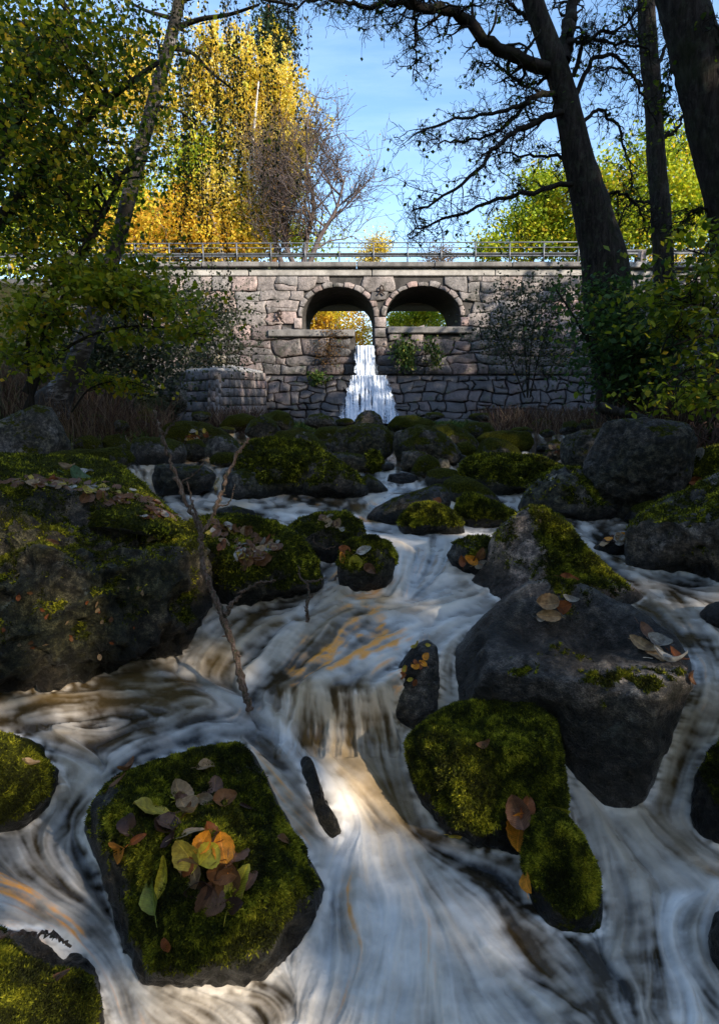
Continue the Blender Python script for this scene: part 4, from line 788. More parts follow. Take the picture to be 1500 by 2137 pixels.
def poly_solid(name, outer, holes, y0, y1, mat, parent, **kw):
    cu = bpy.data.curves.new(name, 'CURVE'); cu.dimensions = '2D'; cu.fill_mode = 'BOTH'; cu.extrude = (y1 - y0) / 2
    for poly in [outer] + holes:
        sp = cu.splines.new('POLY'); sp.points.add(len(poly) - 1); sp.use_cyclic_u = True
        for pt, q in zip(sp.points, poly):
            x, z = loc_xz(*q); pt.co = (x, z, 0, 1)
    tmp = bpy.data.objects.new(name, cu); COL.objects.link(tmp)
    dg = bpy.context.evaluated_depsgraph_get(); me = bpy.data.meshes.new_from_object(tmp.evaluated_get(dg)); me.name = name
    bpy.data.objects.remove(tmp)
    me.transform(Matrix.Translation((0, (y0 + y1) / 2, 0)) @ Matrix.Rotation(math.pi / 2, 4, 'X'))
    me.transform(Matrix.Translation(-parent.location)); me.materials.clear()
    return link(name, me, mat, parent, **kw)
poly_solid('wall_core', [(120, 900), (120, 562), (1700, 562), (1700, 900)],
           [arch_outline(631, 780.5, 662, 599, 688)[:-1] + [(780.5, 722), (741, 722), (741, 688)], arch_outline(*ARR)], YB + .06, YB + 3.8, 'mortar', bridge)
# the notch through the dam below the left arch
SHIFT = 0
def plane_pts(poly, off=0.0, yf=None):
    out = []
    for q in poly:
        y = (yf(q) if yf else YB) - off; out.append(P(q[0], q[1], y))
    return out
ring = 11
HL = dense(arch_outline(631 - ring, 780 + ring * .6, 662, 599 - ring, 700)); HR = dense(arch_outline(806 - ring * .6, 960 + ring, 660, 597 - ring, 694))
NOTCH = dense([(738, 680), (782, 680), (787, 786), (740, 786)])
PIER = dense([(779, 640), (808, 640), (808, 724), (779, 724)])
rg = np.random.default_rng(5)
def warp(q, amp=1.0):
    amp = amp * 1.7
    p3 = np.array([q[0] / 30., q[1] / 22., 3.3]); return np.array([q[0] + amp * 15 * (fbm(p3, 2, 3) - .5) + amp * 5 * (fbm(p3 * 3.1, 2, 7) - .5), q[1] + amp * 13 * (fbm(p3 + 9, 2, 4) - .5) + amp * 5 * (fbm(p3 * 3.1 + 4, 2, 8) - .5)])
def rubble(x0, x1, y0, y1, cw, ch, holes=(), gap=.5, amp=1.0):
    """roughly coursed rubble: polygons with shared, warped joints"""
    out = []; y = y0; r = 0
    while y < y1 - ch * .4:
        h = ch * rg.uniform(.72, 1.35); yb = min(y + h, y1)
        if y1 - yb < ch * .5: yb = y1
        x = x0 - rg.random() * cw
        while x < x1:
            w = cw * rg.uniform(.55, 1.55); xa, xb = max(x, x0), min(x + w, x1); x += w; sl = 0
            if xb - xa < cw * .3: continue
            parts = [(y, yb)]
            if rg.random() < .22 and (yb - y) > ch * .9: ym = y + (yb - y) * rg.uniform(.4, .6); parts = [(y, ym), (ym, yb)]
            for ya_, yb_ in parts:
                xm = (xa + xb) / 2; ym = (ya_ + yb_) / 2
                ed = lambda yy: yy in (y0, y1)
                poly = [(xa, ya_), ((xa * 2 + xb) / 3, ya_), ((xa + 2 * xb) / 3, ya_), (xb, ya_), (xb, ym), (xb, yb_), ((xa + 2 * xb) / 3, yb_), ((xa * 2 + xb) / 3, yb_), (xa, yb_), (xa, ym)]
                wp = []
                for q in poly:
                    v = warp(q, amp)
                    if ed(q[1]): v[1] = q[1]
                    wp.append(v)
                c = np.mean(wp, axis=0); bad = False
                for hp in holes:
                    if point_in(c, hp): bad = True; break
                    k = np.argmin(((hp - c) ** 2).sum(1)); n = hp[k] - c; L = np.linalg.norm(n)
                    if L > 90: continue
                    n = n / L; wp = clip_poly(wp, n, n @ hp[k] - .4)
                    if len(wp) < 3: bad = True; break
                if bad: continue
                c = np.mean(wp, axis=0); ar = abs(sum(wp[i][0] * wp[(i + 1) % len(wp)][1] - wp[(i + 1) % len(wp)][0] * wp[i][1] for i in range(len(wp)))) / 2
                if ar < 90: continue
                # round the corners a little and open the joint
                o = []
                for i, q in enumerate(wp):
                    L = np.linalg.norm(q - c) + 1e-6; o.append(c + (q - c) * (1 - (gap + rg.uniform(0, .5)) / L))
                out.append((c, o))
        y = yb; r += 1
    return out
for s, c in rubble(298, 1530, 577, 782, 46, 25, [HL, HR, NOTCH, PIER]):
    wetz = s[1] > 715 and 560 < s[0] < 1010
    add_stone(plane_pts(c), (0, -1, 0), 'granite_wet' if (wetz and abs(s[0] - 765) < 100) else ('granite_damp_shade' if s[1] > 690 + 12 * math.sin(s[0] / 60) else 'granite'), bridge, proud=.01 + .06 * rg.random())  # lower courses coloured darker for the shade there as well as damp
# voussoirs
def ring_pt(A, t, ex):
    x0, x1, sp, tp, si = A; cx, r = (x0 + x1) / 2, (x1 - x0) / 2 + ex
    return np.array([cx - r * math.cos(t), sp - (sp - tp + ex) * math.sin(t) ** .9])
for A in (ARL, ARR):
    m = 11; ts = np.linspace(0.0, math.pi, m + 1)
    for k in range(m):
        t0, t1 = ts[k] + .012, ts[k + 1] - .012; e = ring * rg.uniform(.62, 1.1)
        if A is ARL and k == m - 1 or A is ARR and k == 0: e = 10
        c = [ring_pt(A, t0, .5), ring_pt(A, (t0 + t1) / 2, .5), ring_pt(A, t1, .5), ring_pt(A, t1, e), ring_pt(A, (t0 + t1) / 2, e + 1.5), ring_pt(A, t0, e)]
        add_stone(plane_pts(c), (0, -1, 0), 'granite', bridge, 'arch_stone', proud=.03)
for (x0, x1, y0, y1) in [(781, 805, 662, 683), (781, 805, 685, 704), (782, 807, 706, 723)] + [(614, 630, 664, 686), (961, 978, 662, 680)]:
    add_stone(plane_pts([(x0, y0), (x1, y0), (x1, y1), (x0, y1)]), (0, -1, 0), 'granite', bridge, proud=.07)
# sills, band, coping
def slab(name, px0, px1, r0, r1, y0, y1, mat, parent, n=1, bev=.03):
    for k in range(n):
        a = px0 + (px1 - px0) * k / n + (.6 if k else 0); b = px0 + (px1 - px0) * (k + 1) / n - (.6 if k < n - 1 else 0)
        x0, z1 = loc_xz(a, r0); x1, z0 = loc_xz(b, r1)
        import bmesh
        bm = bmesh.new(); bmesh.ops.create_cube(bm, size=1)
        for v in bm.verts: v.co = ((x0 + x1) / 2 + v.co.x * (x1 - x0), (y0 + y1) / 2 + v.co.y * (y1 - y0), (z0 + z1) / 2 + v.co.z * (z1 - z0))
        bmesh.ops.bevel(bm, geom=bm.edges[:], offset=bev, segments=1, affect='EDGES')
        bmesh.ops.translate(bm, verts=bm.verts, vec=-parent.location)
        me = bpy.data.meshes.new(name); bm.to_mesh(me); bm.free(); link(name, me, mat, parent)
slab('sill', 560, 740, 688.5, 703, YB - .16, YB + .5, 'concrete_dark', bridge)
slab('sill', 808, 985, 682.5, 696, YB - .16, YB + .5, 'concrete_dark', bridge)
slab('band', 262, 1545, 561, 576, YB - .05, YB + .4, 'concrete', bridge, n=5)
slab('coping', 262, 1226, 548.5, 559, YB - .22, YB + 4.4, 'concrete_dark', bridge, n=6)
slab('coping', 1228, 1700, 549, 561, YB - .25, YB + 4.4, 'concrete', bridge, n=2)
slab('coping', 60, 260, 552, 562, YB - .1, YB + 4.4, 'concrete', bridge, n=1)
# rust coloured iron anchor crosses on the wall
for (ax, ay) in ((583, 657), (796, 606)):
    m = MB(); y = YB - .14
    pts = P(np.array([ax + 4 * math.cos(t) for t in np.linspace(0, 2 * np.pi, 9)]), np.array([ay - 5 + 5 * math.sin(t) for t in np.linspace(0, 2 * np.pi, 9)]), y)
    m.tube(pts, .03, 5); m.tube([P(ax - 7, ay + 8, y), P(ax + 5, ay - 2, y)], .03, 5); m.tube([P(ax + 6, ay + 9, y), P(ax - 5, ay - 2, y)], .03, 5)
    m.build('wall_anchor', 'iron', bridge)
# ---- the dam apron below
dam = thing('dam_apron', 'dark wet rubble wall the waterfall slides down below the arches', 'wall', P(750, 878, 24))
def yap(q): return YB - .50 - max(0, q[1] - 784) / 92 * .9
for s, c in rubble(435, 1265, 785, 884, 30, 17, (), .4, 1.0):
    add_stone([P(q[0], q[1], yap(q)) for q in c], (0, -1, .25), 'granite_wet', dam, proud=.03 + .07 * rg.random())
a = P(425, 784, YB - .42); b = P(1275, 784, YB - .42); c_ = P(1275, 890, YB - 1.42); d_ = P(425, 890, YB - 1.42)
zb = float(c_[2]); m = MB()
vv = [a, b, c_, d_, a + [0, .55, 0], b + [0, .55, 0], [b[0], YB + .13, zb], [a[0], YB + .13, zb]]
m.add(np.array(vv, float), [(0, 3, 2, 1), (0, 1, 5, 4), (1, 2, 6, 5), (3, 0, 4, 7), (2, 3, 7, 6), (4, 5, 6, 7)])
m.build('wall_core', 'mortar_wet', dam, smooth=False)
# ---- road behind the coping
v, q = box_np(-60, 60, YB + 4.4, YB + 8.5, 5.2, 6.02)
link('road', mesh_np('road', v, q), 'road_gravel', None, kind='structure')
# ---- railing
rail = thing('railing', 'galvanised post and rail fence along the top of the bridge', 'railing', P(779, 548, YB - .1))
yr = YB - .1
for k, x in enumerate([284, 355, 425, 495, 566, 637, 708, 779, 850, 920, 991, 1062, 1133, 1205]):
    p0 = P(x, 549, yr); p1 = P(x, 508, yr); m = MB(); v, q = box_np(p0[0] - .024, p0[0] + .024, yr - .03, yr + .03, p0[2] - .05, p1[2]); m.add(v, q)
    m.build('post', 'galvanised', rail, False)
def railp(pts, r, name='rail', yy=yr):
    m = MB(); m.tube(smooth_path([P(x, y, yy) for x, y in pts], 24), r, 6); m.build(name, 'galvanised', rail)
railp([(160, 530), (200, 517), (250, 510), (300, 508.5), (700, 507), (1215, 505)], .022)
railp([(284, 518), (700, 517), (1215, 516)], .016, yy=yr - .02)
# w-beam guard rail
def beam(pts, yy, h=.28, parent=rail, name='guard_beam'):
    c = smooth_path([P(x, y, yy) for x, y in pts], 30); prof = [(-.5, 0), (-.42, -.05), (-.25, -.05), (-.1, .03), (.1, .03), (.25, -.05), (.42, -.05), (.5, 0)]
    v = np.array([[p + np.array([0, d, s * h]) for s, d in prof] for p in c]).reshape(-1, 3); k = len(prof)
    q = [(i * k + j, i * k + j + 1, (i + 1) * k + j + 1, (i + 1) * k + j) for i in range(len(c) - 1) for j in range(k - 1)]
    v2 = v + np.array([0, .012, 0]); q2 = [tuple(x + len(v) for x in f[::-1]) for f in q]
    m = MB(); m.add(np.vstack([v, v2]), q + q2); m.build(name, 'galvanised', parent)
beam([(180, 533), (300, 533), (700, 532), (1215, 531)], yr + .08, .16)
gr = thing('guard_rail', 'bright steel guard rail on the right approach behind the tree trunks', 'guard rail', P(1370, 548, YB + 1))
beam([(1220, 527), (1370, 526), (1700, 524)], YB + 1, .2, gr)
for x in (1245, 1345, 1445, 1545):
    p0 = P(x, 560, YB + 1.06); p1 = P(x, 524, YB + 1.06); m = MB(); v, q = box_np(p0[0] - .04, p0[0] + .04, YB + 1.03, YB + 1.1, p0[2] - .3, p1[2]); m.add(v, q); m.build('post', 'galvanised', gr, False)
gl = thing('guard_rail', 'pale steel guard rail on the left approach seen through leaves', 'guard rail', P(80, 548, YB + 1))
beam([(-100, 534), (0, 533), (142, 532)], YB + 1, .2, gl)
for x in (-60, 20, 100):
    p0 = P(x, 560, YB + 1.06); p1 = P(x, 530, YB + 1.06); m = MB(); v, q = box_np(p0[0] - .04, p0[0] + .04, YB + 1.03, YB + 1.1, p0[2] - .3, p1[2]); m.add(v, q); m.build('post', 'galvanised', gl, False)
for nm, x, lab in (('a', 151, 'pink granite bollard at the left end of the railing'), ('b', 1337, 'pink granite bollard on the right approach by the guard rail')):
    import bmesh
    bm = bmesh.new(); bmesh.ops.create_cube(bm, size=1); p0 = P(x, 552, YB + .2); p1 = P(x, 523, YB + .2)
    for vt in bm.verts: vt.co = (vt.co.x * (.28 if vt.co.z < 0 else .22), vt.co.y * .28, (vt.co.z + .5) * (p1[2] - p0[2] + .1))
    bmesh.ops.bevel(bm, geom=bm.edges[:], offset=.04, segments=2, affect='EDGES'); me = bpy.data.meshes.new('bollard'); bm.to_mesh(me); bm.free()
    o = link('bollard', me, 'granite'); o.location = (p0[0], p0[1], p0[2] - .1); o['label'] = lab; o['category'] = 'bollard'
# ---- granite wing wall (left)
wing = thing('wing_wall', 'low battered granite block wall with a capped top left of the falls', 'wall', P(450, 875, 17))
K = lambda px, py, Y: np.array(P(px, py, Y))
A0, A1 = K(372, 880, 17.6), K(385, 778, 18.2); B0, B1 = K(447, 885, 16.2), K(450, 772, 17.0); C0, C1 = K(556, 880, 22.5), K(552, 778, 23.2)
def panel(P00, P10, P11, P01, rows, cols, parent, mat='granite_block'):
    n = np.cross(P10 - P00, P01 - P00); n /= np.linalg.norm(n)
    if n[1] > 0: n = -n
    bl = lambda u, v: (P00 * (1 - u) + P10 * u) * (1 - v) + (P01 * (1 - u) + P11 * u) * v
    for r in range(rows):
        v0, v1 = r / rows + .006, (r + 1) / rows - .006; x = 0 if r % 2 else -.5 / cols
        while x < .999:
            w = rg.uniform(.7, 1.3) / cols; u0, u1 = max(0, x) + .004, min(1, x + w) - .004; x += w
            if 1 - x < .3 / cols: u1 = 1 - .004; x = 1
            if u1 - u0 < .25 / cols: continue
            add_stone([bl(u0, v0), bl((u0 + u1) / 2, v0), bl(u1, v0), bl(u1, v1), bl((u0 + u1) / 2, v1), bl(u0, v1)], n, mat, parent, 'block', proud=.05 + .03 * rg.random(), back=.2)
panel(A0, B0, B1, A1, 5, 3, wing); panel(B0, C0, C1, B1, 6, 10, wing)
D1 = K(400, 748, 24.3); E1 = K(505, 752, 24.6)
m = MB()
core = [A0, B0, C0, A0 + [0, 6, 0], A1, B1, C1, D1]
off = np.array([0, .12, -.03])
core = [c + off for c in core]
m.add(np.array(core), [(0, 1, 5, 4), (1, 2, 6, 5), (3, 0, 4, 7), (4, 5, 6, 7), (2, 3, 7, 6)]); m.build('wall_core', 'mortar', wing, smooth=False)
def capslab(pts, parent):
    p = np.array(pts); n = np.array([0, 0, 1.]); add_stone(list(p), n, 'concrete', parent, 'cap_stone', proud=.06, back=.14)
cap = lambda u, v: (A1 * (1 - u) + B1 * u) * (1 - v) + (D1 * (1 - u) + C1 * u) * v
for r in range(5):
    for k in range(2): capslab([cap(k / 2 + .01, r / 5 + .01), cap(k / 2 + .49, r / 5 + .01), cap(k / 2 + .49, r / 5 + .19), cap(k / 2 + .01, r / 5 + .19)], wing)
rock('w1', 'flat pale rock slab leaning above the granite wing wall', [(385,765),(400,748),(430,740),(450,745),(440,765),(400,775)], lv=4, moss=0, Y=20, dark=.9, hue=.1)
rock('w2', 'second pale rock slab right above the wing wall cap', [(418,756),(432,741),(465,738),(480,748),(470,760),(430,765)], lv=4, moss=0, Y=21.5, dark=1.0, hue=.2)
rock('w3', 'angular boulder at the left foot of the wing wall', [(352,850),(355,820),(372,803),(390,815),(392,850),(375,865)], lv=4, moss=.1, Y=15, dark=.6, hue=.1)
# ---- waterfall
def sheet(name, left, right, rows, yfun, nu=70, nv=90, seed=1):
    rr = np.linspace(rows[0], rows[1], nv); L = np.interp(rr, *zip(*left)); R = np.interp(rr, *zip(*right)); U = np.linspace(0, 1, nu)
    PX = L[:, None] * (1 - U) + R[:, None] * U; PY = rr[:, None] + 0 * PX
    st = norm01(fbm(np.stack([PX * .36, PY * .018, 0 * PX + seed], -1), 4, seed, .65)); br = norm01(fbm(np.stack([PX * .3, PY * .16, 0 * PX + 9 + seed], -1), 4, seed + 3, .6))
    edge = np.minimum(U, 1 - U)[None] * 8; t = (rr - rows[0])[:, None] / (rows[1] - rows[0])
    foam = np.clip(.60 + .13 * st + .08 * br, 0, 1) * np.clip(edge * (1.6 + .8 * st), 0, 1) ** .6
    PX = PX + (br * 2.0 * (U < .06) - br * 2.0 * (U > .94))
    Yv = np.vectorize(yfun)(PX, PY) - .04 - .035 * st
    v = P(PX, PY, Yv).reshape(-1, 3); i = np.arange(nu * nv).reshape(nv, nu)
    q = np.stack([i[:-1, :-1], i[1:, :-1], i[1:, 1:], i[:-1, 1:]], -1).reshape(-1, 4)
    return mesh_np(name, v, q, {'foam': foam.ravel()}, True)
w_ = thing('waterfall', 'white veil of water falling from the notch and fanning out over the dark wall', 'waterfall', P(765, 878, 24))
def up(me): me.transform(Matrix.Translation(-w_.location)); return me
link('upper_fall', up(sheet('upper_fall', [(721, 742), (783, 740)], [(721, 782), (783, 788)], (721, 785), lambda x, y: YB - .06 - .48 * min(1, (y - 721) / 62.) ** .5, 50, 60, 2)), 'falling_water', w_)
link('lower_fall', up(sheet('lower_fall', [(783, 731), (800, 727), (830, 719), (884, 702)], [(783, 805), (800, 812), (830, 822), (884, 840)], (783, 884), lambda x, y: yap((x, y)) - .13, 90, 90, 5)), 'falling_water', w_)
v, q = box_np(*[float(P(741.5, 722, YB)[0]), float(P(781, 722, YB)[0])], YB + .02, YB + 9, float(P(741, 723.5, YB)[2]) - .3, float(P(741, 722.5, YB)[2]))
link('upstream_water', mesh_np('upstream_water', v, q, {'foam': np.full(8, .25), 'tan': np.zeros(8), 'orange': np.zeros(8)}), 'stream_water', None, kind='structure')
# ------------------------------------------------------------------ trees and shrubs
def leafcloud(pts, size, rg, droop=0.0, flat=0.0, tone=None, var=.35, asp=.62):
    """one folded four-cornered leaf per point"""
    n = len(pts); s = size * (1 + var * (rg.random(n) * 2 - 1))
    d = rg.normal(size=(n, 3)); d[:, 2] = d[:, 2] * (1 - .5 * droop) - droop * 1.2; d /= np.linalg.norm(d, axis=1, keepdims=True)
    w = rg.normal(size=(n, 3)); w[:, 2] *= (1 - flat); w = np.cross(d, w) if flat == 0 else w - d * (w * d).sum(1, keepdims=True); w /= np.linalg.norm(w, axis=1, keepdims=True) + 1e-9
    L = (s)[:, None]; nn = np.cross(d, w)
    v = np.stack([pts, pts + d * L * .45 + w * L * asp * .5 + nn * L * .06, pts + d * L, pts + d * L * .45 - w * L * asp * .5 + nn * L * .06], 1).reshape(-1, 3)
    q = np.arange(n * 4).reshape(-1, 4)
    if tone is None: tone = rg.random(n)
    return v, q, np.repeat(tone, 4)
def ell_points(ells, Y, thick, n, rg, power=1.0):
    """random world points in image ellipses (cx, cy, rx, ry [,dY]) at distance Y with real depth"""
    ar = np.array([e[2] * e[3] for e in ells], float); k = rg.choice(len(ells), n, p=ar / ar.sum()); E = np.array([(list(e) + [0])[:5] for e in ells], float)[k]
    d = rg.normal(size=(n, 3)); d /= np.linalg.norm(d, axis=1, keepdims=True); r = rg.random(n) ** (power / 3)
    d = d * r[:, None]
    return P(E[:, 0] + d[:, 0] * E[:, 2], E[:, 1] + d[:, 1] * E[:, 3], Y + E[:, 4] + d[:, 2] * thick)
def limb(m, a, b, r0, r1, rg, wob=.08, n=7, sides=5, sag=0.0):
    a = np.asarray(a, float); b = np.asarray(b, float); L = np.linalg.norm(b - a); t = np.linspace(0, 1, n)[:, None]
    p = a * (1 - t) + b * t + np.array([0, 0, 1]) * (sag * L * np.sin(t * np.pi))
    w = np.cumsum(rg.normal(size=(n, 3)), axis=0); w -= t * w[-1]; p[1:-1] += w[1:-1] * wob * L / n ** .5
    m.tube(p, r0 + (r1 - r0) * t[:, 0] ** .8, sides); return p
def trunk_path(px_pts, Y, lean=0.0, n=26):
    a = np.array(px_pts, float); s = smooth_path(a, n); t = np.linspace(0, 1, n)
    return P(s[:, 0], s[:, 1], Y + lean * t), s
def tree(name, label, cat, ells, Y, trunk, tw, n, size, lmat, bmat='bark_grey', thick=None, ncl=90, clr=.55, group=None, seed=1, droop=.25, tonef=None, base=None, crown_name='crown', limbs=26, power=1.6, strands=0, shade=0):
    rg = np.random.default_rng(seed); k = Y / F
    thick = thick or max(e[2] for e in ells) * k * .8
    path, pxs = trunk_path(trunk, Y); w0 = tw * k / 2
    root = path[0].copy(); o = thing(name, label, cat, root, group)
    m = MB(); r = w0 * (1 - .8 * np.linspace(0, 1, len(path)) ** 1.1); m.tube(path, r, 9, rough=.12)
    cl = ell_points(ells, Y, thick, ncl, rg, power)
    for c in cl[:limbs]:
        zz = path[:, 2]; i = int(np.clip(np.searchsorted(zz, c[2] - np.linalg.norm((c - path[-1])[:2]) * .55 - .3), 2, len(path) - 3))
        p = limb(m, path[i], c, r[i] * .45, r[i] * .08 + .006, rg, .16, 9, 4, .05)
        for _ in range(3):
            j = rg.integers(3, 8); limb(m, p[j], p[j] + (rg.normal(size=3) * .3 + (c - path[i]) / np.linalg.norm(c - path[i]) * .6) * clr * 2.2, .018 * Y / 30 + .004, .004, rg, .2, 5, 3)
    m.build('trunk', bmat, o)
    kk = rg.choice(ncl, n); crad = clr * (.5 + rg.random(ncl)); gauss = rg.normal(size=(n, 3)) * np.array([1, 1, .75])
    if strands:
        gauss = gauss * np.array([.4, .4, 1.0]); gauss[:, 2] = -np.abs(gauss[:, 2]) * strands
        sub = rg.normal(size=(ncl, 10, 3))[kk, rg.integers(0, 10, n)] * .9; gauss = gauss * np.array([.12, .12, 1]) + sub * np.array([1, 1, .5])
    p = cl[kk] + gauss * crad[kk][:, None]
    ct = rg.normal(size=ncl) * .14
    tone = np.clip((tonef(p, rg) if tonef else rg.normal(.5, .22, n)) + ct[kk], 0, 1)
    v, q, tn = leafcloud(p, size, rg, droop, 0, tone)
    m = MB(); m.add(v, q, tone=tn); m.build(crown_name, lmat, o, False, kind='stuff')
    return o
# ---- trees beyond the bridge
def vary(p, rg): return np.clip(rg.normal(.5, .2, len(p)) + (fbm(p * .9, 3, 4) - .5) * .9, 0, 1)
tree('birch_tree', 'tall golden birch with long hanging twigs and a forked white trunk beyond the bridge', 'tree', [(520,140,70,110),(470,250,75,120),(560,250,70,120),(430,150,60,90),(600,250,45,60),(500,380,60,90),(590,180,40,60),(450,90,40,60),(470,440,50,60),(400,220,50,90)], 36, [(505,560),(470,480),(440,410),(450,300),(500,150),(520,50)], 20, 36000, .17, 'birch_gold', 'bark_birch', ncl=230, clr=.75, seed=3, droop=.45, tonef=vary, strands=.55)
tree('birch_tree', 'slimmer pale yellow birch with a clean white stem beside the tall golden one', 'tree', [(560,340,50,90),(545,440,50,60),(600,300,40,60),(500,500,40,30)], 34, [(535,565),(530,470),(520,380),(530,270),(540,170)], 12, 8000, .15, 'birch_gold', 'bark_white', ncl=110, clr=.5, seed=23, droop=.7, tonef=vary, strands=.8)
tree('birch_tree', 'small birch with two white stems among the orange maple leaves', 'tree', [(450,400,35,80),(430,480,40,40)], 32, [(470,565),(455,490),(435,420),(440,340)], 12, 3500, .15, 'birch_gold', 'bark_white', ncl=70, clr=.5, seed=24, droop=.7, tonef=vary, strands=.8)
tree('conifer_tree', 'dark green conifer showing at the right edge of the golden birch', 'tree', [(570,90,45,60),(585,175,34,18),(560,230,50,50),(640,290,30,16),(560,30,20,30),(600,330,50,50)], 41, [(570,560),(570,300),(560,10)], 16, 12000, .22, 'conifer_green', 'bark_rust', ncl=120, clr=.45, seed=4, droop=.2)
tree('maple_tree', 'orange and yellow maple with a pale crooked trunk low behind the railing', 'tree', [(330,490,90,60),(440,500,80,50),(250,500,70,50),(520,520,50,40),(390,440,60,50)], 33, [(345,570),(342,500),(330,440),(320,400)], 14, 16000, .19, 'maple_orange', 'bark_grey', ncl=110, clr=.6, seed=5, tonef=vary)
tree('lime_tree', 'yellow green tree with open crown left of the orange maple', 'tree', [(190,450,70,60),(240,400,60,50),(150,520,60,30),(290,440,50,60)], 37, [(215,570),(213,480),(220,380)], 10, 10000, .2, 'leaf_yellowgreen', 'bark_grey', ncl=90, clr=.6, seed=6)
tree('aspen_tree', 'bright yellow green aspen between orange maple and golden birch', 'tree', [(390,390,55,80),(420,340,50,60),(500,480,40,50),(560,470,60,60),(600,420,40,50),(640,500,60,30)], 35, [(400,570),(395,450),(400,330)], 10, 14000, .18, 'leaf_yellowgreen', 'bark_grey', ncl=100, clr=.55, seed=7)
tree('birch_tree', 'golden tree top peering over dark leaves in the upper left', 'tree', [(70,120,60,80),(50,260,60,100),(110,340,60,80),(220,200,60,90),(300,150,60,90),(330,260,60,90),(270,330,60,60)], 40, [(200,570),(190,300),(200,60)], 14, 19000, .22, 'birch_gold', 'bark_birch', ncl=120, clr=.7, seed=8, tonef=vary, strands=.8)
tree('oak_tree', 'dull green tree mass behind the left approach', 'tree', [(60,450,90,90),(20,540,80,40),(150,400,60,60)], 39, [(60,570),(60,450),(70,380)], 12, 10000, .22, 'leaf_yellowgreen', 'bark_grey', ncl=80, clr=.7, seed=9)
tree('shrub', 'small golden bush standing alone against the sky over the left arch', 'shrub', [(790,515,26,28),(775,535,26,16)], 38, [(790,570),(792,530),(795,500)], 3, 2600, .12, 'birch_gold', ncl=40, clr=.35, seed=10)
tree('shrub', 'brown leafed low shrub on the skyline right of the golden bush', 'shrub', [(915,535,34,20),(940,525,20,14)], 44, [(920,570),(920,540),(925,515)], 2, 1300, .12, 'leaf_bronze', ncl=40, clr=.4, seed=11)
tree('ash_tree', 'yellow green tree on the skyline right of the bare branches', 'tree', [(1100,470,70,60),(1070,520,60,40),(1150,430,50,60),(1130,390,40,40),(1180,500,60,50),(1020,510,30,30)], 36, [(1110,570),(1108,480),(1110,390)], 9, 16000, .19, 'leaf_yellowgreen', 'bark_birch', ncl=120, clr=.55, seed=12, tonef=vary)
tree('ash_tree', 'broad yellow green crown behind the dark trunks on the right', 'tree', [(1300,400,90,90),(1400,340,80,80),(1440,430,80,90),(1270,490,80,60),(1360,480,80,60),(1480,300,60,60),(1240,390,50,50)], 34, [(1330,580),(1330,480),(1350,330)], 14, 24000, .2, 'leaf_yellowgreen', 'bark_grey', ncl=170, clr=.7, seed=13, tonef=vary)
tree('shrub', 'golden brown scrub on the bank right of the guard rail', 'shrub', [(1400,540,60,16),(1480,540,50,18)], 30, [(1430,570),(1430,550),(1435,535)], 2, 2500, .11, 'maple_orange', ncl=50, clr=.35, seed=14)
tree('shrub', 'orange and green bush seen through the left arch', 'shrub', [(690,660,60,34),(740,700,40,40),(660,690,50,30)], 43, [(700,735),(700,700),(695,650)], 3, 12000, .16, 'maple_orange', ncl=90, clr=.4, seed=15, tonef=vary)
tree('shrub', 'light green bush with pale stems seen through the right arch', 'shrub', [(870,665,60,34),(920,660,50,34),(840,680,40,30)], 43, [(880,720),(882,690),(885,645)], 3, 12000, .15, 'leaf_yellowgreen', ncl=90, clr=.4, seed=16, tonef=vary)
# ---- the bare grey tree
def twiggy(m, p0, d, L, r, depth, rg, spread=.7, up=.12, n=7, wig=.22, tips=None, sides=(6, 4, 3, 3), kids=(6, 5, 4, 0), minr=.003, ratio=.55):
    pts = [np.asarray(p0, float)]; d = np.asarray(d, float) / np.linalg.norm(d)
    for i in range(n):
        d = d + rg.normal(size=3) * wig + np.array([0, 0, up]); d /= np.linalg.norm(d); pts.append(pts[-1] + d * L / n)
    pts = np.array(pts); lv = min(depth, 3)
    m.tube(pts, np.maximum(minr, r * (1 - .75 * np.linspace(0, 1, n + 1))), sides[lv], cap=False)
    if tips is not None and depth >= 2: tips.append(pts[-1]); tips.append(pts[n // 2])
    kk = kids[lv] if lv < len(kids) else 0
    for k in range(kk):
        i = int(rg.integers(max(1, n // 4), n + 1)); dn = d + rg.normal(size=3) * spread; twiggy(m, pts[i], dn, L * ratio * rg.uniform(.7, 1.25), r * .45, depth + 1, rg, spread, up, max(4, n - 1), wig, tips, sides, kids, minr, ratio)
    return pts
def bare_tree():
    rg = np.random.default_rng(21); Y = 31; o = thing('bare_tree', 'leafless grey tree with a haze of fine purplish twigs right of the golden birch', 'tree', P(640, 570, Y)); m = MB(); tips = []
    for tr in ([(632,575),(640,500),(655,430),(640,340),(650,290)], [(625,575),(600,520),(590,460),(600,390)], [(640,570),(665,500),(700,440),(720,370)], [(600,575),(575,510),(572,430),(590,350)]):
        pa, _ = trunk_path(tr, Y, rg.uniform(-2, 2), 18); m.tube(pa, .16 * (1 - .75 * np.linspace(0, 1, 18)), 7)
        for i in range(4, 18, 2):
            for _ in range(2):
                a = rg.uniform(-1.2, 1.2); twiggy(m, pa[i], (math.sin(a), rg.normal() * .6, .75), rg.uniform(1.3, 2.9) * (1.1 if tr[0][0] == 640 or i > 9 else .9), .05, 1, rg, .6, .07, 7, .16, tips, kids=(7, 9, 7, 0), minr=.009)
    m.build('trunk', 'bark_ash', o)
    t = np.array(tips); t = t[rg.choice(len(t), 3200)] + rg.normal(size=(3200, 3)) * .15; v, q, tn = leafcloud(t, .10, rg, .2); m = MB(); m.add(v, q, tone=tn); m.build('crown', 'leaf_bronze', o, False, kind='stuff')
bare_tree()

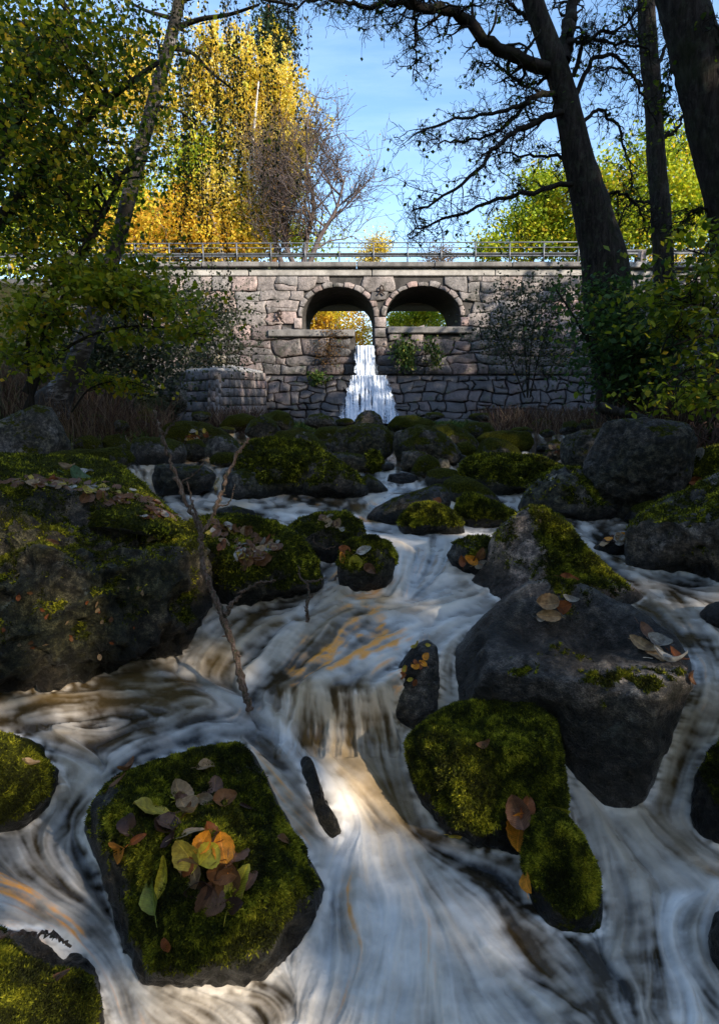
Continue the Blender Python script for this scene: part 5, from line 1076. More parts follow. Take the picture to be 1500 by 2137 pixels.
# ---- near trees on the right: dark alders against the sky
def alder(name, label, base_px, Y, width, limbs, seed, twigs=1.0, lean=0.0, leafn=1100, lsize=.052):
    rg = np.random.default_rng(seed); k = Y / F; path, pxs = trunk_path(base_px, Y, lean, 40); o = thing(name, label, 'tree', path[0])
    m = MB(); t = np.linspace(0, 1, 40); wv = np.interp(t, [x[0] for x in width], [x[1] for x in width]) * k / 2
    nz = 1 + .10 * np.cumsum(rg.normal(size=40)) / 6; m.tube(path, wv * nz, 16, cap=False, rough=.10); d0 = path[-1] - path[-6]; d0 /= np.linalg.norm(d0); e = path[-1] + np.cumsum(np.vstack([-d0 * .05, d0 * .45 + rg.normal(size=(12, 3)) * .06]), axis=0); m.tube(e, np.linspace(wv[-1], .03, 13), 10)
    for q in e[2:]:
        for _ in range(2): limb(m, q, q + rg.normal(size=3) * np.array([1.3, 1.0, .5]) + d0, .035, .006, rg, .2, 8, 4)
    m.build('trunk', 'bark_alder', o)
    tips = []
    for (pp, w0, w1, dy, den) in limbs:
        m = MB()
        s = smooth_path(np.array(pp, float), 26); Yl = Y + np.linspace(0, dy, 26); p = P(s[:, 0], s[:, 1], Yl)
        p[3:-1] += rg.normal(size=(22, 3)) * k * 2.2
        rr = np.linspace(w0, w1, 26) * k / 2; m.tube(p, rr, 7, rough=.15)
        L = np.linalg.norm(p[-1] - p[0])
        for i in range(3, 26):
            for _ in range(int(den * twigs + rg.random())):
                d = (p[min(i + 1, 25)] - p[i - 1]); d = d / np.linalg.norm(d) + rg.normal(size=3) * .9 * np.array([1, .8, 1])
                twiggy(m, p[i], d, rg.uniform(.25, .62) * (.5 + .5 * min(1, L / 2.5)) * Y / 8, max(.008, rr[i] * .35), 1, rg, .85, -.02, 7, .30, tips, kids=(5, 5, 4, 0), minr=.0026, ratio=.5)
        m.build('branch', 'bark_twig', o)
    t = np.array(tips); n = min(leafn, len(t)); t = t[rg.choice(len(t), n, replace=False)]; v, q, tn = leafcloud(t, lsize, rg, .6, asp=.8); m = MB(); m.add(v, q, tone=tn * .6); m.build('crown', 'leaf_dark', o, False, kind='stuff')
    return o
alder('alder_tree', 'big dark alder leaning left over the stream with long drooping bare limbs', [(1305,870),(1290,760),(1270,640),(1262,560),(1235,440),(1205,330),(1180,210),(1150,110),(1110,0),(1085,-90)], 8.6, [(0,112),(.15,98),(.33,84),(.41,70),(.6,50),(.75,43),(1,32)], [
    ([(1165,150),(1090,125),(1020,85),(960,35),(930,20),(880,15),(850,-10)], 26, 12, -.6, 1), ([(930,22),(880,12),(840,8),(790,5),(740,12),(690,0)], 14, 6, -.6, .9),
    ([(870,15),(865,60),(868,110),(862,150)], 7, 2, .2, .8), ([(1190,200),(1150,195),(1105,205),(1085,222),(1030,235),(950,250),(880,275)], 13, 3, -.5, 1), ([(1205,240),(1150,240),(1090,270),(1040,300),(1000,350),(930,410),(860,440)], 14, 3, -.9, 1.1),
    ([(1100,210),(1060,260),(1000,290),(930,295),(900,290)], 8, 2, .3, .9), ([(1225,345),(1180,330),(1130,325),(1060,320),(1010,325)], 9, 2, .4, .8), ([(1235,385),(1180,385),(1110,400),(1050,412),(960,445),(890,470),(850,490)], 12, 2, -.6, 1),
    ([(1175,130),(1185,60),(1200,-20)], 28, 20, .4, .4), ([(1195,160),(1230,80),(1290,60),(1340,10)], 9, 3, -.4, .8), ([(1200,200),(1240,120),(1300,130),(1340,200),(1370,260)], 10, 3, .5, .9), ([(1185,90),(1230,80),(1280,90),(1350,100)], 9, 3, -.3, .8),
    ([(1210,260),(1250,230),(1290,270),(1310,350),(1320,420)], 8, 2, .6, .8), ([(1130,60),(1080,20),(1040,-20)], 10, 4, .2, .7), ([(1240,420),(1290,400),(1330,430),(1350,500)], 8, 2, .4, .7), ([(850,5),(830,0),(780,-10),(700,-15),(640,5),(600,15)], 8, 3, -.2, .9),
    ([(1160,150),(1100,180),(1040,140),(990,130)], 8, 2, .5, .9)], 31, 1.15)
alder('alder_tree', 'slim straight dark trunk between the leaning alder and the thick trunk at the right edge', [(1392,860),(1388,700),(1385,590),(1378,450),(1368,330),(1362,200),(1352,100),(1345,-60)], 10.5, [(0,46),(.4,37),(.7,32),(1,28)], [
    ([(1380,290),(1410,270),(1430,230),(1440,180)], 8, 3, .2, .6), ([(1362,160),(1390,90),(1410,40),(1430,-10)], 8, 3, .2, .6), ([(1370,230),(1330,170),(1280,140),(1240,150)], 8, 2, .3, .8), ([(1375,430),(1340,420),(1300,440),(1280,520)], 7, 2, .3, .7), ([(1360,120),(1320,60),(1300,0)], 7, 2, .2, .7)], 32, .8, leafn=300)
alder('alder_tree', 'thick dark trunk leaning out of the frame at the upper right edge', [(1660,900),(1610,700),(1560,520),(1532,400),(1478,200),(1448,100),(1421,0),(1400,-80)], 6.2, [(0,150),(.3,118),(.6,96),(.8,84),(1,72)], [
    ([(1470,240),(1500,170),(1560,120)], 14, 6, -.2, .6), ([(1420,30),(1470,60),(1520,70)], 10, 4, -.2, .8), ([(1440,100),(1400,150),(1380,220)], 6, 2, .2, .8), ([(1500,440),(1450,440),(1410,480)], 6, 2, .1, .8)], 33, .8, leafn=300)
# ---- left: leaning birch and leafy beech
def birch_left():
    Y = 9.6; rg = np.random.default_rng(41); path, pxs = trunk_path([(105,850),(150,780),(185,690),(215,600),(245,510),(270,410),(300,290),(330,180),(355,90),(375,0),(390,-80)], Y, 0, 40)
    o = thing('birch_tree', 'mottled birch trunk leaning right across the left side of the valley', 'tree', path[0]); m = MB(); k = Y / F
    m.tube(path, np.interp(np.linspace(0, 1, 40), [0, .06, .2, .6, 1], [84, 46, 33, 25, 18]) * k / 2, 14, rough=.08); d0 = path[-1] - path[-6]; d0 /= np.linalg.norm(d0); e = path[-1] + np.cumsum(np.vstack([-d0 * .05, d0 * .45 + rg.normal(size=(12, 3)) * .06]), axis=0); m.tube(e, np.linspace(11 * k, .03, 13), 10); m.build('trunk', 'bark_birch', o)
    m = MB(); tips = []
    for pp, w0, w1 in (([(352,100),(400,110),(440,150),(490,190)], 9, 3), ([(340,150),(330,90),(300,40)], 7, 3), ([(362,60),(420,40),(480,30),(540,10)], 10, 4), ([(375,0),(470,-20),(560,0),(610,10)], 10, 4), ([(320,220),(370,230),(410,260)], 6, 2), ([(378,-10),(440,-60),(560,-70),(620,-30)],10,4), ([(365,40),(300,20),(250,-10)],8,3)):
        s = smooth_path(np.array(pp, float), 16); p = P(s[:, 0], s[:, 1], Y + np.linspace(0, rg.uniform(-.8, .5), 16)); m.tube(p, np.linspace(w0, w1, 16) * k / 2, 6)
        for i in range(2, 16): tips.append(p[i])
    tips = np.array(tips); strands = []
    for _ in range(110):
        b = tips[rg.integers(len(tips))] + rg.normal(size=3) * np.array([.35, .45, .15]); L = rg.uniform(.5, 2.3) * (1.25 if b[0] > -2.6 else .55)
        n = 9; p = b + np.cumsum(np.vstack([[0, 0, 0], rg.normal(size=(n, 3)) * .02 + np.array([0, 0, -L / n])]), axis=0); m.tube(p, .003, 3, cap=False)
        for a in range(int(L * 46)): strands.append(p[int(rg.integers(1, n + 1))] + rg.normal(size=3) * np.array([.035, .035, .1]))
    m.build('branch', 'bark_twig', o)
    v, q, tn = leafcloud(np.array(strands), .042, rg, 1.0, asp=.7); m = MB(); m.add(v, q, tone=tn); m.build('crown', 'leaf_strand', o, False, kind='stuff')
birch_left()
def leafy(name, label, cat, ells, Y, thick, n, size, lmat, stems, tw, seed, ncl, clr, flat=.5, tone=(.45, .2), single=0, limbs=40, droop=.2, lean=0):
    """shrub or low tree: stems drawn from the ground, flat sprays of leaves"""
    rg = np.random.default_rng(seed); k = Y / F; first = P(*stems[0][0], Y); o = thing(name, label, cat, first)
    m = MB(); paths = []
    for st in stems:
        s = smooth_path(np.array(st, float), 16); p = P(s[:, 0], s[:, 1], Y + np.linspace(0, rg.uniform(-.3, .3), 16)); paths.append(p); m.tube(p, tw * k / 2 * (1 - .7 * np.linspace(0, 1, 16)), 6)
    cl = ell_points(ells, Y, thick, ncl, rg, 2.2); allp = np.vstack([p[3:] for p in paths])
    for c in cl[:limbs]:
        d = np.linalg.norm(allp - c, axis=1) + np.maximum(0, allp[:, 2] - c[2]) * 1.5; j = int(np.argmin(d + rg.random(len(d)) * .3)); limb(m, allp[j], c, max(.004, tw * k * .16), .003, rg, .14, 7, 4, .06)
    for c in cl:
        for _ in range(2): limb(m, c + rg.normal(size=3) * clr * .3, c + rg.normal(size=3) * np.array([1, 1, .4]) * clr, .004, .0015, rg, .15, 4, 3)
    m.build('stems', 'bark_twig', o)
    kk = rg.choice(ncl, n); p = cl[kk] + rg.normal(size=(n, 3)) * np.array([1, 1, 1 - flat]) * (clr * (.5 + rg.random(ncl)))[kk][:, None]
    ct = rg.normal(size=ncl) * .12; tn = np.clip(rg.normal(tone[0], tone[1], n) + ct[kk], 0, 1)
    if single:
        d = np.linalg.norm(p, axis=1); near = np.argsort(d)[:single]; mask = np.ones(n, bool); mask[near] = False
        protos = []
        for s_ in range(12):
            vv, qq, tt = leaf_shape(size, rg); me = mesh_np('leaf', vv, [qq], {'tone': np.full(len(vv), float(np.clip(rg.normal(tone[0], tone[1]), 0, 1)))}, True); me.materials.append(MATS[lmat]); protos.append(me)
        for i in near:
            lf = bpy.data.objects.new('leaf', protos[int(rg.integers(12))]); COL.objects.link(lf); lf.parent = o; lf.location = V(p[i]) - o.location
            lf.rotation_euler = (rg.normal(0, .5) - droop * .8, rg.normal(0, .4), rg.uniform(0, 6.28)); s = rg.uniform(.7, 1.25); lf.scale = (s, s, s)
        p = p[mask]; tn = tn[mask]
    v, q, tt = leafcloud(p, size, rg, droop, flat, tn, asp=.7); m = MB(); m.add(v, q, tone=tt); m.build('foliage', lmat, o, False, kind='stuff')
    return o
def leaf_shape(size, rg, asp=.66, n=6, cup=.18):
    """pointed oval leaf blade of about 24 faces"""
    t = np.linspace(0, 1, n + 1); wd = np.sin(np.pi * np.clip(t, .02, 1) ** .8) ** .75 * asp / 2; wd[-1] = 0.0; cols = np.array([-1, -.5, 0, .5, 1]); bend = rg.uniform(-.25, .35)
    v = np.array([[c * wd[i], t[i], abs(c) * wd[i] * cup * 2.2 - bend * (t[i] - .3) ** 2] for i in range(n + 1) for c in cols]) * size
    q = np.array([(i * 5 + j, i * 5 + j + 1, (i + 1) * 5 + j + 1, (i + 1) * 5 + j) for i in range(n) for j in range(4)])
    return v, q, None
leafy('beech_tree', 'dark leafy beech filling the upper left with dense small leaves', 'tree', [(60,120,130,130),(190,170,120,120),(60,330,130,150),(160,330,100,110),(50,500,110,100),(290,90,50,60),(170,60,120,60),(120,450,110,80),(10,60,90,70),(240,60,70,60),(210,470,70,50),(330,330,50,40)], 7.4, 1.6, 14000, .066, 'leaf_dark', [[(-60,830),(-40,600),(-20,350),(60,120),(140,20),(60,-60)],[(60,820),(130,640),(190,500),(260,360)],[(-30,500),(80,360),(200,230),(330,130)],[(-30,400),(60,200),(150,60),(110,-20)]], 26, 51, 240, .34, single=0, limbs=90, tone=(.52, .27))
leafy('hazel_bush', 'yellow green hazel boughs reaching right below the left end of the railing', 'bush', [(330,640,100,35),(260,600,90,45),(200,600,70,70),(400,690,55,22),(150,560,80,60),(290,700,60,25),(90,640,90,80),(310,560,60,30),(60,740,80,60)], 6.6, .8, 5200, .072, 'leaf_bough', [[(50,860),(100,760),(190,700),(300,680),(430,700)],[(60,850),(90,700),(110,620),(200,470),(230,420)],[(70,850),(60,700),(100,600),(250,590),(330,600)]], 9, 52, 130, .2, .72, (.55, .2), single=300, limbs=60, droop=.5)
leafy('sapling', 'low yellow leaved sapling beside the dry stalks at left', 'sapling', [(240,800,50,18),(290,810,30,12),(210,790,30,14)], 7.2, .3, 500, .06, 'leaf_bough', [[(150,860),(190,810),(260,795),(320,815)]], 4, 53, 24, .14, .7, (.6, .2))
leafy('bush', 'grey green bramble bush climbing the wall left of the arches', 'bush', [(430,680,80,60),(370,650,60,60),(480,720,50,50),(400,740,80,30),(470,640,40,50)], 19, 1.2, 6000, .09, 'leaf_grey', [[(440,790),(430,720),(410,640)],[(470,790),(480,700),(500,650)],[(390,780),(380,700),(360,640)]], 3, 54, 130, .45, .2, (.4, .22), limbs=80)
leafy('bush', 'dense dark bush on the slope behind the leaning birch trunk', 'bush', [(280,720,90,60),(200,740,90,60),(320,780,60,40),(250,650,60,50),(120,780,90,50),(330,600,50,30)], 15, 1.3, 12000, .10, 'leaf_grey', [[(250,830),(260,740),(240,660)],[(190,830),(200,740),(170,680)],[(310,830),(320,740),(350,690)]], 3, 55, 150, .5, .2, (.3, .2), limbs=80)
leafy('bush', 'slender dark leaved shrub growing in front of the wall right of the arches', 'bush', [(1090,620,60,50),(1120,680,80,60),(1030,690,50,40),(1170,620,50,50),(1060,740,70,30),(1150,740,60,40),(1040,610,40,22)], 18, 1.0, 4200, .085, 'leaf_grey', [[(1100,830),(1095,720),(1085,600)],[(1105,830),(1130,720),(1170,620)],[(1095,830),(1060,740),(1020,680)],[(1100,830),(1110,700),(1130,590)]], 3.5, 56, 120, .36, .2, (.35, .25), limbs=90)
leafy('hazel_bush', 'dark green hazel thicket wrapping the foot of the leaning alder', 'bush', [(1290,620,70,50),(1240,600,50,40),(1350,650,80,50),(1300,700,70,50),(1250,760,50,60),(1340,740,70,60),(1400,700,80,60),(1230,680,40,50),(1290,800,70,40),(1380,800,80,50)], 7.8, .8, 5200, .072, 'leaf_bluegreen', [[(1330,870),(1320,760),(1290,640),(1230,580)],[(1350,870),(1370,760),(1400,650)],[(1300,870),(1240,740),(1190,650),(1150,590)]], 9, 57, 130, .24, .6, (.38, .2), limbs=70, droop=.5)
leafy('hazel_bush', 'near yellow green hazel boughs hanging in from the right edge', 'bush', [(1450,620,80,45),(1480,560,70,40),(1420,680,60,40),(1470,760,70,50),(1500,490,50,40),(1440,830,70,40),(1380,620,40,30)], 4.6, .5, 2000, .058, 'leaf_bough', [[(1620,900),(1560,760),(1500,660),(1400,620)],[(1640,900),(1600,650),(1540,560),(1430,520)],[(1600,900),(1540,800),(1450,770),(1390,800)],[(1620,880),(1560,740),(1480,700),(1380,730)]], 10, 58, 70, .17, .75, (.42, .25), single=260, limbs=50, droop=.6)
leafy('tussock', 'bright green fern clump hanging on the wall under the right arch', 'plant', [(845,730,18,22),(850,755,14,20),(895,720,12,18),(910,745,10,22)], 24.4, .12, 1300, .11, 'grass_blade', [[(845,775),(845,740),(848,715)],[(900,760),(900,730),(898,705)]], 1, 59, 50, .16, .0, (.5, .25), droop=1.0)
leafy('tussock', 'small green tuft on the wall foot left of the waterfall', 'plant', [(668,788,18,8),(655,790,10,6)], 24.3, .12, 500, .12, 'grass_blade', [[(668,797),(668,790),(668,782)]], 1, 60, 20, .12, .0, (.5, .25), droop=.6)
leafy('bush', 'brownish dead tangle of stems on the wall left of the notch', 'bush', [(690,730,28,34),(700,690,20,16)], 24.5, .2, 700, .07, 'leaf_bronze', [[(690,775),(690,740),(680,700)],[(700,775),(705,740),(715,700)]], 1.2, 61, 60, .25, .0, (.3, .2), limbs=60, droop=.6)
# dry stalks and grass: nobody could count them
def stalks(name, areas, n, h, mat, seed, lean=.15, w=.006, kind_='stuff', lab=None):
    rg = np.random.default_rng(seed); m = MB(); V_, Q_, T_ = [], [], []; c = 0
    ar = np.array([a[6] for a in areas], float); k = rg.choice(len(areas), n, p=ar / ar.sum()); A = np.array(areas)[k]
    Yv = A[:, 4] + rg.random(n) * (A[:, 5] - A[:, 4]); px = A[:, 0] + rg.random(n) * (A[:, 1] - A[:, 0]); row = A[:, 2] + rg.random(n) * (A[:, 3] - A[:, 2]); base = P(px, row, Yv)
    gz = np.array([ground_z(b[0], b[1]) for b in base]); base[:, 2] = np.minimum(np.maximum(gz - .03, base[:, 2] - .5), base[:, 2] + .25)
    H = h * rg.uniform(.5, 1.25, n); d = np.stack([rg.normal(0, lean, n), rg.normal(0, lean, n), np.ones(n)], -1); sd = np.stack([np.ones(n), rg.normal(0, .5, n), np.zeros(n)], -1); bend = rg.normal(0, lean * 1.6, (n, 3)) * np.array([1, 1, .2])
    ww = (w * np.maximum(1, Yv / 9))[:, None]; tip = base + d * H[:, None] + bend * H[:, None]; mid = base + d * (H * .55)[:, None]
    v = np.stack([base - sd * ww, base + sd * ww, mid + sd * ww * .8, mid - sd * ww * .8, tip + sd * ww * .3, tip - sd * ww * .3], 1).reshape(-1, 3); i = np.arange(n)[:, None] * 6
    q = np.vstack([i + np.array([[0, 1, 2, 3]]), i + np.array([[3, 2, 4, 5]])]); m.add(v, q, tone=np.repeat(rg.random(n), 6)); o = m.build(name, mat, None, False, kind=kind_)
    if lab: o['label'] = lab
stalks('dry_stalks', [(1030,1260,868,890,11,16,3.),(1000,1100,872,884,16,21,1.),(180,360,868,895,9,13,1.6),(440,550,878,884,13,15.6,.9),(0,250,860,890,8,12,1.5),(1250,1500,860,900,7,9,1.)], 6500, .62, 'dry_stalk', 71, lab='thicket of reddish brown dead stalks below the bridge wall')
stalks('grass', [(380,440,868,885,12,15,1.),(880,1010,872,884,19,23,1.6),(540,700,876,884,18,23,1.),(0,380,850,905,7,12,1.4),(1300,1500,860,950,5,7,1.),(1120,1250,870,890,10,13,.8)], 5200, .22, 'grass_blade', 72, lean=.35)
# ---- the wood on the valley side that the sun comes through
def woodland():
    rg = np.random.default_rng(81); cen = []
    for i in range(46):
        t = rg.random(); bx = 8.5 + 15 * t + rg.uniform(-1, 7); by = -11 + 27 * t + rg.uniform(-3, 3)
        if bx < .72 * by + 2.5: bx = .72 * by + 3.5 + rg.random() * 3
        cen.append((bx, by))
    for i in range(12): cen.append((rg.uniform(-17, -10), rg.uniform(-12, 3)))
    for i in range(26): cen.append((rg.uniform(-16, 12), rg.uniform(-19, -10)))
    m = MB(); T = MB()
    for bx, by in cen:
        g = ground_z(bx, by); H = (rg.uniform(13, 16) if by < 2 else rg.uniform(10.5, 13.2)) - g
        T.tube(np.array([(bx, by, g - .3), (bx + .2, by, g + H * .5), (bx + rg.normal() * .5, by, g + H)]), [.22, .16, .05], 6)
        n = 470; p = rg.normal(size=(n, 3)) * np.array([1.7, 1.7, H * .24]) + np.array([bx, by, g + H * .55]); v, q, tn = leafcloud(p, .42, rg, .2); m.add(v, q, tone=tn)
    off = m
    a = m.build('woodland', 'leaf_dark', None, False, kind='stuff'); T.build('woodland_trunks', 'bark_alder', a, kind='stuff')
woodland()
# ------------------------------------------------------------------ fallen leaves
def cast(px, py, keys=None):
    d = V(PD(px, py, 1.0)).normalized(); best = None
    for k in (keys or BV.keys()):
        h = BV[k].ray_cast(Vector((0, 0, 0)), d)
        if h[0] is not None and (best is None or h[3] < best[2]): best = (h[0], h[1], h[3], k)
    return best
def leaf_mesh(L, asp, curl, fold, rg, wav=.05, serr=.04):
    n, cols = 12, np.array([-1, -.66, -.33, 0, .33, .66, 1]); t = np.linspace(0, 1, n + 1)
    wd = np.sin(np.pi * np.clip(t, 0, 1) ** .85) ** .62 * asp / 2; wd[0] = .012; wd[-1] = .0
    v, uv = [], []
    for i in range(n + 1):
        for c in cols:
            e = 1 + serr * (1 if i % 2 else -1) * (abs(c) > .9)
            x = c * wd[i] * e; y = t[i] - .5; z = abs(c) ** 1.2 * wd[i] * fold + curl * (y * y) * 1.1 + wav * math.sin(t[i] * 9 + c * 2 + rg.uniform(-.3, .3)) * abs(c) * .5
            z += curl * .9 * (abs(c) > .9) * .06
            v.append((x, y, z)); uv.append((.5 + x, t[i]))
    v = np.array(v) * L; k = len(cols); q = [(i * k + j, i * k + j + 1, (i + 1) * k + j + 1, (i + 1) * k + j) for i in range(n) for j in range(k - 1)]
    # petiole
    m = MB(); m.add(v, q); s = len(v); cy = rg.uniform(-.12, .12); m.tube(np.array([(0, -.5, .005), (cy * .4, -.62, .02), (cy, -.78, .01)]) * L, np.array([.014, .011, .010]) * L, 4)
    me = mesh_np('leaf', np.vstack(m.v), [np.vstack(m.q), np.vstack(m.t)], None, True); uvl = me.uv_layers.new(name='UVMap'); uv += [(.5, .0)] * (len(me.vertices) - len(uv))
    vi = np.zeros(len(me.loops), np.int32); me.loops.foreach_get('vertex_index', vi); uvl.data.foreach_set('uv', np.array(uv, np.float32)[vi].ravel()); me.materials.append(MATS['fallen_leaf'])
    return me
LG = np.random.default_rng(91)
PROTO = [leaf_mesh(1, LG.uniform(.55, .85), LG.uniform(-.5, .8), LG.uniform(-.1, .45), LG, LG.uniform(.03, .12)) for _ in range(14)]
LC = dict(yg=(.50, .43, .04), yel=(.55, .42, .05), olive=(.50, .37, .05), orange=(.85, .33, .03), brown=(.20, .09, .035), dark=(.07, .035, .025), purple=(.22, .115, .07), tan=(.42, .28, .15), pale=(.46, .42, .36), green=(.16, .25, .14), rust=(.32, .10, .03))
def put_leaf(px, py, Lpx, ang, col, label, group=None, keys=None, lift=.006, tilt=0, me=None, asp=None, curl=None, fold=None):
    h = cast(px, py, keys)
    if h is None: return None
    p, nrm, dist, key = h; L = Lpx * dist / F
    if me is None: me = leaf_mesh(1, asp or LG.uniform(.6, .85), LG.uniform(-1.0, 1.5) if curl is None else curl, LG.uniform(.1, .9) if fold is None else fold, LG, LG.uniform(.03, .1))
    # screen direction (ang: degrees counter-clockwise from +x) laid in the tangent plane
    a = math.radians(ang); u = V(PD(px + 10 * math.cos(a), py - 10 * math.sin(a), dist)) - V(PD(px, py, dist)); n = nrm.copy()
    view = -p.normalized()
    if n.dot(view) < .25: n = (n + view * (.3 - min(0, n.dot(view)))).normalized()
    y = (u - n * u.dot(n)).normalized(); x = y.cross(n).normalized(); R = Matrix((x, y, n)).transposed().to_4x4()
    R = R @ Matrix.Rotation(math.radians(tilt), 4, 'X') @ Matrix.Rotation(LG.normal(0, .12), 4, 'Y')
    o = bpy.data.objects.new('fallen_leaf', me); COL.objects.link(o); o.matrix_world = Matrix.Translation(p + n * lift) @ R @ Matrix.Scale(L, 4)
    c = LC[col] if isinstance(col, str) else col; j = LG.uniform(.85, 1.15); o.color = (c[0] * j, c[1] * j, c[2] * j, 1)
    o['label'] = label; o['category'] = 'leaf'
    if group: o['group'] = group
    return o
for (x, y, l, an, c, lb) in ((372,1712,60,20,'brown','chestnut leaf half buried in the heap below the round yellow green leaf'),(340,1735,56,250,'dark','black brown leaf at the lower left of the upper leaf cluster'),(405,1815,54,300,'tan','tan scrap of leaf between khaki and plum leaves'),(440,1745,44,120,'rust','small rust leaf above the orange leaf tips'),(470,1672,44,20,'brown','brown folded leaf right behind the crumpled glossy leaf'),(375,1660,50,100,'tan','beige leaf behind the round yellow green one'),(415,1840,50,200,'dark','dark leaf under the broad brown one'),(480,1835,60,250,'brown','ribbed cocoa leaf beside the long lime leaf')):
    put_leaf(x, y, l, an, c, lb, 'leaves on the front boulder', ['leaf'], lift=.004, tilt=LG.uniform(-10, 10), curl=.9)
T_ = 'on the mossy boulder in the front rapids'
for a in [
 (312,1698,95,205,'olive','wide dull olive leaf with clear veins at the top left of the heap',.75), (385,1672,72,75,'yg','round yellow green leaf at the top of the heap on the front boulder',.95),
 (395,1702,62,-70,'tan','ribbed brown and cream leaf folded under the round yellow green one',.8), (348,1728,60,150,'purple','ribbed purple brown leaf behind the wide olive leaf',.8),
 (450,1650,64,100,'purple','crumpled glossy leaf high on the front boulder',.8), (428,1672,40,160,'tan','small curled brown leaf left of the crumpled glossy one',.7),
 (258,1768,64,205,'orange','bright orange leaf at the left shoulder of the front boulder',.75), (290,1750,40,30,'rust','narrow orange brown leaf tip touching the bright orange leaf',.4),
 (268,1722,58,120,'dark','nearly black wet leaf above the bright orange leaf',.7), (395,1745,66,5,'tan','curled tan leaf with an orange stalk in the middle of the heap',.45),
 (392,1778,74,120,'olive','large khaki oval leaf in the centre of the heap on the front boulder',.85), (428,1790,60,40,'yg','half round yellow leaf overlapping the khaki one',.95),
 (420,1762,50,60,'orange','orange leaf peeking out above the khaki oval one',.8), (388,1800,62,200,'rust','rusty orange leaf under the khaki and yellow pair',.8),
 (462,1770,66,100,'orange','pointed orange and brown leaf right of the khaki pair',.75), (492,1790,78,65,'purple','grey brown ribbed leaf standing right of the pointed orange leaf',.6),
 (455,1815,70,170,'brown','broad dark brown leaf below the pointed orange leaf',.7), (348,1825,86,75,'yg','slim yellow green leaf on edge left of the heap',.28),
 (325,1868,76,110,(.16,.19,.03),'dark green leaf low on the left face of the front boulder',.55), (432,1875,74,-110,'purple','shiny plum brown leaf with strong ribs low in the heap',.9),
 (500,1850,96,62,'yg','long lime yellow leaf with dark spots and a long stalk',.5), (522,1840,50,60,'purple','grey violet leaf sliver behind the long lime leaf',.5),
 (495,1888,48,20,'dark','dark plum leaf under the long lime leaf',.7), (268,1612,52,80,'brown','upright brown leaf caught on the upstream edge of the front boulder',.5), (250,1636,44,30,'brown','flat brown leaf in the spray below the upright brown one',.4),
 (515,1690,70,-25,'dark','dark shrivelled leaf stalk across the moss near the right edge of the front boulder',.12), (360,1760,44,210,'dark','blackish leaf scrap in the moss left of the curled tan leaf',.6), (372,1690,50,250,'purple','grey violet leaf edge between olive and yellow green leaves',.7)]:
    put_leaf(a[0], a[1], a[2] * .80, a[3], a[4], a[5], 'leaves on the front boulder', ['leaf'], lift=.008, asp=a[6], tilt=LG.uniform(-14, 18))
